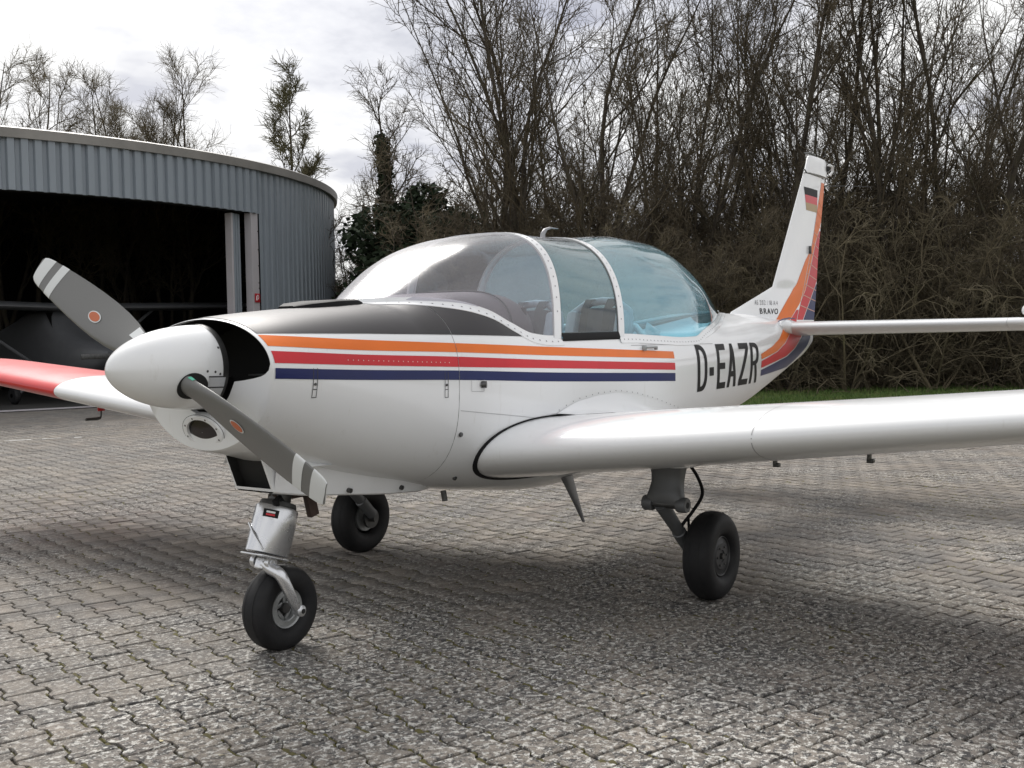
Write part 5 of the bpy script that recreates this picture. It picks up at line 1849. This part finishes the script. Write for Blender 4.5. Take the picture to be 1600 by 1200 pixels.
# header back and door track
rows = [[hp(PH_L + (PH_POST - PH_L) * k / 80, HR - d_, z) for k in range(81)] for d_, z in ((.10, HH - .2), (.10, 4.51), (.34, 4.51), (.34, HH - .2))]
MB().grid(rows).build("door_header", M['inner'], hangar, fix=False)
rows = [[hp(PH_L + (PH_POST - PH_L) * k / 80, HR + d_, z) for k in range(81)] for d_, z in ((.06, .012), (.06, .035), (-.12, .035), (-.12, .013))]
MB().grid(rows).build("door_threshold", M['post'], hangar, fix=False)
# post beside the doorway
def slab(name, p0, p1, r0, r1, z0, z1, mat, parent=hangar):
    n_s = 5
    a = [hp(p0 + (p1 - p0) * k / n_s, r1, z0) for k in range(n_s + 1)]; b = [hp(p0 + (p1 - p0) * k / n_s, r0, z0) for k in range(n_s + 1)][::-1]
    ringb = a + b
    ringt = [(x, y, z1) for x, y, z in ringb]
    g = MB().grid([ringb, ringt], closed=True)
    m = len(ringb)
    g.F.append(tuple(range(m))[::-1]); g.F.append(tuple(range(m, 2 * m)))
    return g.build(name, mat, parent, smooth=False, bevel=.006)
slab("door_post", PH_POST - .30 / HR, PH_POST - .003, HR - .22, HR - .015, .013, 4.50, M['post'])
for z in (2.65, 2.78, 3.6, 4.05, 3.2):
    slab("post_bracket", PH_POST - .065 / HR, PH_POST - .004, HR - .02, HR + .008, z, z + .03, M['steel'])
# folded sliding leaves behind the post
lf = slab("sliding_door", PH_POST - .86 / HR, PH_POST - .80 / HR, HR - .36, HR - .16, .05, 4.46, M['post'])
for k in range(3):
    a = PH_POST - (.79 - .125 * k) / HR
    slab("door_leaf", a, a + .075 / HR, HR - .30 - .03 * k, HR - .17 - .03 * k, .05, 4.46, M['clad'])
    slab("door_leaf_groove", a + .076 / HR, a + .122 / HR, HR - .34 - .03 * k, HR - .22 - .03 * k, .05, 4.46, M['clad_shaded'])
# fire-extinguisher sign on the post
pc = PH_POST - .155 / HR
sg = empty("fire_sign", (HC.x + (HR + .0) * math.cos(pc), HC.y + HR * math.sin(pc), 2.42), pc + PI / 2)
tag(sg, "small red fire-extinguisher sign on the pale hangar door post", "sign")
MB().box((0, -.006, 0), (.20, .008, .22)).build("sign_plate", M['sign_red'], sg, bevel=.002)
g = MB()
g.tube([(-.035, -.012, -.06), (-.035, -.012, .03), (-.025, -.012, .05)], .014, 8)
g.build("extinguisher_symbol", M['sign_white'], sg)
MB().tube([(-.025, -.012, .05), (.0, -.012, .068), (.03, -.012, .06), (.045, -.012, .02), (.03, -.012, -.02), (.005, -.012, -.03)], .008, 8).build("hose_symbol", M['sign_white'], sg)

# ---- high-wing aircraft parked inside
hw = empty("high_wing_aircraft", (12.3, 19.7, 0), math.radians(90))
tag(hw, "dim grey strut-braced high-wing aircraft parked inside the dark hangar", "aircraft")
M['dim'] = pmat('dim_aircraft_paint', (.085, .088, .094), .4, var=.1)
rows = []
for x, wy, z0, z1 in ((-1.9, .18, .95, 1.2), (-1.6, .40, .75, 1.35), (-.9, .50, .62, 1.50), (-.4, .55, .60, 1.75), (0, .56, .60, 2.15), (.9, .54, .66, 2.18), (1.6, .44, .78, 1.95), (2.6, .28, .95, 1.70), (3.8, .14, 1.12, 1.55), (4.6, .05, 1.25, 1.45)):
    rows.append([(x, wy * math.copysign(abs(math.cos(a))**.6, math.cos(a)), (z0 + z1) / 2 + (z1 - z0) / 2 * math.copysign(abs(math.sin(a))**.6, math.sin(a))) for a in [2 * PI * k / 24 for k in range(24)]])
g = MB().grid(rows, closed=True); g.F.append(tuple(range(24))); g.F.append(tuple(len(g.V) - 24 + k for k in range(24)))
g.build("fuselage", M['dim'], hw)
rows = []
for y in (-5.4, -5.3, -2.5, 0, 2.5, 5.3, 5.4):
    sc_ = .6 if abs(y) > 5.35 else 1
    rr = []
    for k in range(36):
        c, h = foil(k / 35, .13 * sc_, .02); rr.append((-.35 + 1.5 * (c * sc_ + (1 - sc_) * .5), y, 2.20 + abs(y) * .02 + h * 1.5))
    rows.append(rr)
g = MB().grid(rows); g.F.append(tuple(range(36))); g.F.append(tuple(len(g.V) - 36 + k for k in range(36)))
g.build("wing", M['dim'], hw)
for s in (-1, 1):
    MB().tube([(.1, s * .52, .78), (.2, s * 2.6, 2.2)], .04, 8).build("wing_strut", M['dim'], hw)
    MB().tube([(.15, s * 1.7, 1.6), (.25, s * 1.72, 2.18)], .018, 8).build("jury_strut", M['dim'], hw)
    MB().tube([(.3, s * .4, .72), (.35, s * 1.0, .22)], .035, 8).build("gear_leg", M['dim'], hw)
    MB().lathe([(.05, -.07), (.16, -.07), (.20, -.03), (.20, .03), (.16, .07), (.05, .07)], axis_mat((.35, s * 1.08, .213), (0, 1, 0)), 24).build("wheel", M['rubber'], hw)
    MB().box((4.4, s * .75, 1.45), (.7, 1.4, .05)).build("tailplane", M['dim'], hw, bevel=.02)
MB().lathe([(.04, -.06), (.14, -.06), (.18, -.02), (.18, .02), (.14, .06), (.04, .06)], axis_mat((-1.5, 0, .193), (0, 1, 0)), 24).build("wheel", M['rubber'], hw)
MB().tube([(-1.45, 0, .8), (-1.5, 0, .2)], .03, 8).build("gear_leg", M['dim'], hw)
MB().add([(3.7, -.03, 1.5), (4.7, -.03, 1.4), (4.95, -.02, 2.35), (4.5, -.02, 2.4), (3.7, .03, 1.5), (4.7, .03, 1.4), (4.95, .02, 2.35), (4.5, .02, 2.4)],
         [(0, 1, 2, 3), (7, 6, 5, 4), (0, 4, 5, 1), (1, 5, 6, 2), (2, 6, 7, 3), (3, 7, 4, 0)]).build("fin", M['dim'], hw)
MB().lathe([(0, -.35), (.06, -.30), (.12, -.15), (.15, 0), (0, 0)], axis_mat((-1.9, 0, 1.08), (1, 0, 0)), 20).build("spinner", M['dim'], hw)
MB().box((-2.0, 0, 1.08), (.03, 1.8, .12)).build("propeller", M['steel'], hw, bevel=.01)
rows = [[(-.42, y, 1.52) for y in span(-.46, .46, 6)], [(-.02, y, 2.10) for y in span(-.48, .48, 6)]]
MB().grid(rows).build("windshield", M['lens'], hw, fix=False)

# ================================================================== TREES
M['bark'] = soil_material('bark', [(.3, (.038, .031, .024)), (.5, (.068, .056, .042)), (.72, (.075, .072, .040))], 3.5)
M['twig'] = soil_material('twigs', [(.3, (.060, .048, .030)), (.6, (.108, .085, .052)), (.8, (.105, .096, .042))], 1.2)
M['twig_pale'] = soil_material('pale_twigs', [(.3, (.10, .082, .052)), (.6, (.165, .135, .085)), (.8, (.155, .15, .066))], 1.2)
M['twig_bud'] = soil_material('budding_twigs', [(.3, (.075, .065, .030)), (.6, (.125, .115, .055)), (.8, (.10, .11, .035))], 1.2)
M['ivy'] = soil_material('ivy_leaves', [(.3, (.010, .018, .008)), (.55, (.022, .036, .014)), (.8, (.035, .05, .02))], 2.2)
M['evergreen'] = soil_material('evergreen_leaves', [(.3, (.012, .022, .010)), (.55, (.024, .040, .018)), (.8, (.04, .055, .025))], 1.8)

M['bramble'] = soil_material('bramble_stems', [(.3, (.088, .074, .046)), (.6, (.15, .125, .078)), (.8, (.135, .135, .058))], 1.2)

class Tubes:
    """bulk tubes: all of one segment count share one array pass"""
    def __init__(s): s.b = {}
    def add(s, path, r0, r1, sides):
        s.b.setdefault((len(path), sides), []).append((path, r0, r1))
    def build(s, name, mat, parent):
        VV, FF, off = [], [], 0
        for (m, n), L_ in s.b.items():
            P = np.array([p_ for p_, _, _ in L_])                      # k,m,3
            r0 = np.array([a for _, a, _ in L_]); r1 = np.array([b for _, _, b in L_])
            t = np.gradient(P, axis=1)
            t /= np.linalg.norm(t, axis=2, keepdims=True) + 1e-9
            ref = np.where(np.abs(t[:, :1, 2:]) < .8, np.array([[[0, 0, 1.0]]]), np.array([[[1.0, 0, 0]]]))
            u = np.cross(t, np.broadcast_to(ref, t.shape)); u /= np.linalg.norm(u, axis=2, keepdims=True) + 1e-9
            w = np.cross(t, u)
            rad = r0[:, None] + (r1 - r0)[:, None] * np.linspace(0, 1, m)[None]
            an = 2 * PI * np.arange(n) / n
            V = P[:, :, None] + rad[:, :, None, None] * (u[:, :, None] * np.cos(an)[None, None, :, None] + w[:, :, None] * np.sin(an)[None, None, :, None])
            k = len(L_)
            idx = np.arange(k * m * n).reshape(k, m, n)
            a, b = idx[:, :-1], idx[:, 1:]
            F = np.stack([a, np.roll(a, -1, 2), np.roll(b, -1, 2), b], -1).reshape(-1, 4) + off
            VV.append(V.reshape(-1, 3)); FF.append(F); off += k * m * n
        V = np.concatenate(VV); F = np.concatenate(FF)
        me = bpy.data.meshes.new(name)
        me.vertices.add(len(V)); me.vertices.foreach_set("co", V.reshape(-1).astype(np.float32))
        me.loops.add(F.size); me.loops.foreach_set("vertex_index", F.reshape(-1).astype(np.int32))
        me.polygons.add(len(F)); me.polygons.foreach_set("loop_start", np.arange(0, F.size, 4, dtype=np.int32))
        me.polygons.foreach_set("use_smooth", np.ones(len(F), bool))
        me.update(calc_edges=True)
        return link_mesh(name, me, mat, parent)

def grow_path(p0, d, L_, nseg, wander, lift, R):
    P = [np.array(p0, float)]
    d = np.array(d, float)
    for _ in range(nseg):
        d = d + R.normal(0, wander, 3) + np.array([0, 0, lift])
        d /= np.linalg.norm(d)
        P.append(P[-1] + d * L_ / nseg)
    return np.array(P)

def at_path(P, t):
    f = t * (len(P) - 1); i = min(int(f), len(P) - 2); q = f - i
    return P[i] * (1 - q) + P[i + 1] * q, (P[i + 1] - P[i]) / (np.linalg.norm(P[i + 1] - P[i]) + 1e-9)

def side_dir(t, ang, R):
    v = R.normal(0, 1, 3); v -= t * (v @ t); v /= np.linalg.norm(v) + 1e-9
    return t * math.cos(ang) + v * math.sin(ang)

def bare_tree(name, seed, H, r0, stems=1, spread=.12, limb_ang=.55, limb_from=.25, n1=13, n2=8, n3=8, n4=4, len1=.42, lift=.06, twig_r=.0042, mats=('bark', 'twig'), lean=(0, 0), wob=1.0):
    R = np.random.default_rng(seed)
    T, Cn = Tubes(), Tubes()
    for s_ in range(stems):
        a = 2 * PI * s_ / stems + R.random()
        d0 = np.array([math.cos(a) * spread + lean[0], math.sin(a) * spread + lean[1], 1.0]); d0 /= np.linalg.norm(d0)
        Hs = H * (1 - .25 * R.random() * (s_ > 0))
        rs = r0 * (1 if s_ == 0 else .55 + .35 * R.random())
        base = np.array([math.cos(a), math.sin(a), 0]) * (r0 * 1.6 if stems > 1 else 0)
        P0 = grow_path(base + np.array([0, 0, -.1]), d0, Hs, 12, .075, .014, R)
        T.add(P0, rs, rs * .10, 8)
        for k in range(n1):
            t = limb_from + (1 - limb_from) * (k + R.random() * .8) / n1
            p_, tg = at_path(P0, min(t, .985))
            L1 = Hs * len1 * (1.05 - t * .72) * (.7 + .5 * R.random())
            P1 = grow_path(p_, side_dir(tg, limb_ang * (.75 + .5 * R.random()), R), L1, 7, .10 * wob, lift, R)
            r1 = max(.011, rs * (1 - t * .85) * .52)
            T.add(P1, r1, .006, 5)
            for j in range(n2):
                t2 = .18 + .8 * (j + R.random()) / n2
                p2, tg2 = at_path(P1, min(t2, .99))
                L2 = L1 * .50 * (1.1 - t2 * .6) * (.6 + .6 * R.random())
                P2 = grow_path(p2, side_dir(tg2, .6 * (.7 + .6 * R.random()), R), L2, 5, .13 * wob, lift * .9, R)
                Cn.add(P2, max(.010, r1 * .48), .0045, 4)
                for i in range(n3):
                    t3 = .12 + .85 * (i + R.random()) / n3
                    p3, tg3 = at_path(P2, min(t3, .99))
                    L3 = (L2 * .45 + .18) * (.5 + .7 * R.random())
                    P3 = grow_path(p3, side_dir(tg3, .65 * (.6 + .8 * R.random()), R), L3, 3, .14 * wob, lift * .8, R)
                    Cn.add(P3, twig_r * 1.25, twig_r * .75, 3)
                    for _ in range(n4):
                        p4, tg4 = at_path(P3, .15 + .8 * R.random())
                        L4 = (.12 + L3 * .45) * (.5 + .8 * R.random())
                        P4 = grow_path(p4, side_dir(tg4, .75, R), L4, 2, .14 * wob, lift * .5, R)
                        Cn.add(P4, twig_r * .9, twig_r * .55, 3)
    root = empty(name)
    T.build("trunk", M[mats[0]], root)
    Cn.build("crown", M[mats[1]], root)
    return root

def copy_tree(o, parent=None):
    c = o.copy(); col.objects.link(c)
    if parent is not None: c.parent = parent
    for ch in o.children: copy_tree(ch, c)
    return c

used = set()
def put(proto, D, L, rz, sc, label, cat='tree', group=None, zs=1.0):
    o = proto if proto.name not in used else copy_tree(proto)
    used.add(proto.name if o is proto else o.name)
    o.location = site(D, L, -.06)
    o.rotation_euler = (0, 0, rz)
    o.scale = (sc, sc, sc * zs)
    if "group" in o: del o["group"]
    tag(o, label, cat, group)
    return o

# prototypes
tall = [bare_tree("bare_tree", 11 + k, 12.5, .095, 1, .16, .54, .12, 17, 7, 5, 2, .36, .070, .0056) for k in range(3)]
multi = [bare_tree("bare_tree", 31 + k, 11.5, .085, 3, .20, .52, .12, 11, 6, 5, 2, .36, .070, .0056) for k in range(2)]
shrub = [bare_tree("bare_shrub", 51 + k, 5.0, .036, 8, .42, .95, .06, 8, 5, 4, 2, .46, .005, .0052, ('bark', 'twig_pale' if k == 1 else 'twig'), wob=2.0) for k in range(3)]
roundc = [bare_tree("bare_tree", 71 + k, 10.0, .10, 3, .13, .62, .30, 14, 7, 6, 2, .38, .070, .0046, ('bark', 'bramble')) for k in range(2)]
cone = bare_tree("bare_tree", 91, 9.3, .13, 1, .02, .66, .16, 26, 8, 6, 3, .30, .075, .0085, ('bark', 'twig_bud'))
arch = bare_tree("bare_shrub", 96, 3.8, .05, 5, .75, .8, .05, 6, 4, 3, 1, .62, -.05, .0070, ('twig_pale', 'bramble'), wob=1.6)

# thicket to the right: rows of trees behind the lawn
THK = "bare trees of the thicket behind the aircraft"
names = [
    (26.6, -0.05, tall[0], 'big spreading bare tree at the left end of the thicket, beside the clear sky'),
    (27.4, 0.75, tall[1], 'dark bare tree rising directly above the windshield of the aircraft'),
    (26.9, 2.30, multi[0], 'several-stemmed bare tree rising above the blue rear window of the aircraft'),
    (27.8, 4.10, tall[2], 'slender bare tree just left of the tail fin, behind the registration letters'),
    (26.8, 5.95, tall[0], 'bare tree whose trunk stands right behind the tail fin'),
    (27.6, 7.90, multi[1], 'forked bare tree just right of the tail fin, above the tailplane root'),
    (26.9, 9.70, tall[1], 'bare tree rising above the middle of the tailplane'),
    (27.9, 11.7, tall[2], 'bare tree rising above the tailplane tip'),
    (27.0, 13.4, multi[0], 'bare tree at the far right end of the thicket'),
]
for i, (D, L, pr, lab) in enumerate(names):
    put(pr, D, L, 1.3 * i + .4, 1.0 + .12 * math.sin(i * 2.1), lab, group=THK)
for i in range(14):
    put((multi + tall)[(i * 3 + 1) % 5], 28.3 + .5 * math.sin(i * 2.7), 0.35 + i * 1.02 + rng.normal(0, .2), rng.random() * 6.28, .85 + .3 * rng.random(),
        'thin bare tree between the larger trunks of the front row of the thicket', group="thin bare trees in the front of the thicket")
k = 0
for D, L0, n_, sc0 in ((30.5, -0.2, 7, 1.0), (35, -0.4, 6, .95), (41, 0.4, 5, .9)):
    for i in range(n_):
        L = L0 + (i + .5 * (k % 2)) * (2.2 + (D - 29) * .13) + rng.normal(0, .25)
        put((tall + multi)[(i * 2 + k) % 5], D + rng.normal(0, .4), L, rng.random() * 6.28, sc0 * (.86 + .25 * rng.random()),
            'bare tree deep in the thicket, behind its front row', group="bare trees deep in the thicket")
    k += 1
# undergrowth along the foot of the thicket
for row, (D, L0, n_, s0) in enumerate(((25.2, -0.6, 11, .72), (26.3, -1.2, 12, .9), (27.6, -1.3, 12, 1.0), (29.5, -1.5, 12, 1.1), (33, -1.5, 11, 1.2), (39, -2.2, 11, 1.3))):
    for i in range(n_):
        L = L0 + i * (1.42 + .05 * row) + rng.normal(0, .2)
        put(shrub[(i + row) % 3], D + rng.normal(0, .3), L, rng.random() * 6.28, s0 * (.85 + .35 * rng.random()),
            'tangled leafless shrub at the foot of the thicket', 'shrub', 'leafless shrubs along the foot of the thicket', 1.0)
for i, (D, L, s_, lab) in enumerate(((25.6, 8.6, 1.15, 'taller arching shrub with pale branches right of the rudder'), (25.8, 10.8, 1.2, 'taller arching shrub with pale branches above the tailplane tip'), (25.7, 5.0, 1.0, 'taller arching shrub with pale branches left of the fin'))):
    put(arch, D, L, i * 2.3 + .7, s_, lab, 'shrub', 'arching shrubs at the edge of the lawn')
for i, (D, L, s_) in enumerate(((24.7, 7.6, 1.05), (24.6, 9.6, .95), (24.9, 6.2, .8), (24.4, 11.6, 1.0), (24.9, 3.4, .8), (25.0, 1.2, .8))):
    put(arch, D, L, i * 1.9, s_, ['low arching shrub with pale branches below the middle of the tailplane', 'low arching shrub with pale branches below the outer tailplane',
        'low arching shrub just right of the tail cone', 'low arching shrub at the right edge behind the wing', 'low arching shrub hidden behind the rear fuselage', 'low arching shrub behind the canopy'][i], 'shrub', 'arching shrubs at the edge of the lawn')
# fallen leaves and brush under the shrubs
T = Tubes()
for _ in range(9000):
    D = 24.6 + 9 * rng.random()**1.3; L = -3.2 + 20 * rng.random()
    p_ = np.array(site(D, L, -.03 + abs(rng.normal(0, .35))))
    d_ = rng.normal(0, 1, 3); d_[2] = abs(d_[2]) * .8 + .1; d_ /= np.linalg.norm(d_)
    T.add(grow_path(p_, d_, .4 + rng.random() * .9, 3, .2, -.05, rng), .005, .003, 3)
br = T.build("brushwood", M['twig'], None)
tag(br, "dense brown brushwood filling the foot of the thicket", None, None, 'stuff')

# trees beyond the hangar
put(roundc[0], 33, -14.55, .3, 1.02, 'round-crowned bare tree standing above the hangar roof at the left edge', group="bare trees behind the hangar")
put(roundc[1], 34, -12.35, 1.2, .97, 'bare tree above the hangar roof, second from the left edge', group="bare trees behind the hangar")
put(roundc[0], 35.5, -11.75, 2.6, .98, 'slim bare tree in the middle of the group above the hangar roof', group="bare trees behind the hangar")
put(roundc[1], 34.5, -10.25, 3.9, .98, 'bare tree at the right of the group above the hangar roof', group="bare trees behind the hangar")
put(roundc[0], 33.5, -15.9, 4.4, 1.0, 'bare tree cut by the left edge of the photo above the hangar', group="bare trees behind the hangar")
put(cone, 34.0, -6.75, .0, 1.0, 'cone-shaped budding tree standing alone right of the hangar roof trees')

# leaves for ivy and evergreens
def leaf_cloud(name, pts, size, mat, parent, R):
    n = len(pts)
    P = np.array(pts)
    a = R.normal(0, 1, (n, 3)); a /= np.linalg.norm(a, axis=1, keepdims=True)
    b = R.normal(0, 1, (n, 3)); b -= a * (a * b).sum(1, keepdims=True); b /= np.linalg.norm(b, axis=1, keepdims=True)
    s_ = size * (.6 + .8 * R.random((n, 1)))
    V = np.stack([P - a * s_, P + b * s_ * .55, P + a * s_, P - b * s_ * .55], 1)
    me = bpy.data.meshes.new(name)
    me.vertices.add(n * 4); me.vertices.foreach_set("co", V.reshape(-1).astype(np.float32))
    me.loops.add(n * 4); me.loops.foreach_set("vertex_index", np.arange(n * 4, dtype=np.int32))
    me.polygons.add(n); me.polygons.foreach_set("loop_start", np.arange(0, n * 4, 4, dtype=np.int32))
    me.update(calc_edges=True)
    return link_mesh(name, me, mat, parent)

R = np.random.default_rng(5)
ivt = bare_tree("ivy_clad_tree", 131, 8.9, .15, 1, .0, .65, .45, 11, 6, 6, 3, .34, .05, .006, ('bark', 'twig'), lean=(.17, -.25))
pts = []
me_t = [c for c in ivt.children if c.name.startswith('trunk')][0].data
co = np.zeros(len(me_t.vertices) * 3); me_t.vertices.foreach_get("co", co); co = co.reshape(-1, 3)
trunk_pts = co[:13 * 8].reshape(13, 8, 3).mean(1)
for _ in range(11000):
    t = R.random()**.9 * .86
    p_, _tg = at_path(trunk_pts, t)
    pts.append(p_ + R.normal(0, 1, 3) * np.array([.15, .15, .22]) * (1.35 - t * .95))
leaf_cloud("ivy", pts, .07, M['ivy'], ivt, R)
put(ivt, 32.5, -4.85, 0, 1.0, 'leaning tree with an ivy-covered trunk between the hangar and the thicket')
ivt.rotation_euler = (0, 0, 0)
for i, (D, L, s_, lab) in enumerate(((33.6, -5.1, .48, 'thin bare tree close against the right edge of the hangar'), (33, -3.85, .52, 'thin bare tree just right of the ivy-covered tree'), (35, -5.3, .50, 'small bare tree behind the ivy-covered tree'), (36, -3.4, .50, 'small bare tree behind the evergreen bush'))):
    put(multi[i % 2], D, L, 2 * i, s_, lab)
for i, (D, L, s_) in enumerate(((32.6, -3.9, .85), (32.0, -3.3, .9), (34.5, -4.6, 1.05), (33.2, -2.6, .9), (36, -4.2, 1.1), (35.2, -5.0, .95))):
    put(shrub[i % 3], D, L, 1.7 * i, s_, 'leafless shrub between the hangar and the thicket', 'shrub', 'leafless shrubs between the hangar and the thicket')

# evergreen bush
eb = empty("evergreen_bush")
pts = []
blobs = [((.0, 0, 1.6), 1.5), ((.9, .4, 2.4), 1.25), ((-.8, -.3, 2.3), 1.2), ((.2, -.5, 3.2), 1.1), ((.7, .1, 3.9), .75), ((-.4, .4, 3.5), .85), ((1.3, -.2, 1.5), 1.1), ((-1.3, .2, 1.3), 1.0), ((.5, .0, 4.5), .4)]
for c, r_ in blobs:
    for _ in range(int(2600 * r_ * r_)):
        v = R.normal(0, 1, 3); v /= np.linalg.norm(v)
        q = r_ * (.55 + .5 * R.random()**.6) * (1 + .16 * math.sin(v[0] * 9 + c[0] * 5) * math.sin(v[1] * 8 + v[2] * 7))
        pts.append(np.array(c) + v * q * np.array([1, 1, .85]))
T = Tubes()
for c, r_ in blobs:
    T.add(grow_path((0, 0, 0), np.array(c) / np.linalg.norm(c), np.linalg.norm(c), 5, .08, .02, R), .06, .02, 6)
T.build("trunk", M['bark'], eb)
leaf_cloud("foliage", pts, .07, M['evergreen'], eb, R)
put(eb, 30.5, -2.55, .4, 1.2, 'dark green evergreen bush between the hangar and the aircraft canopy', 'bush')
eb.scale = (1.5, 1.5, 1.2)
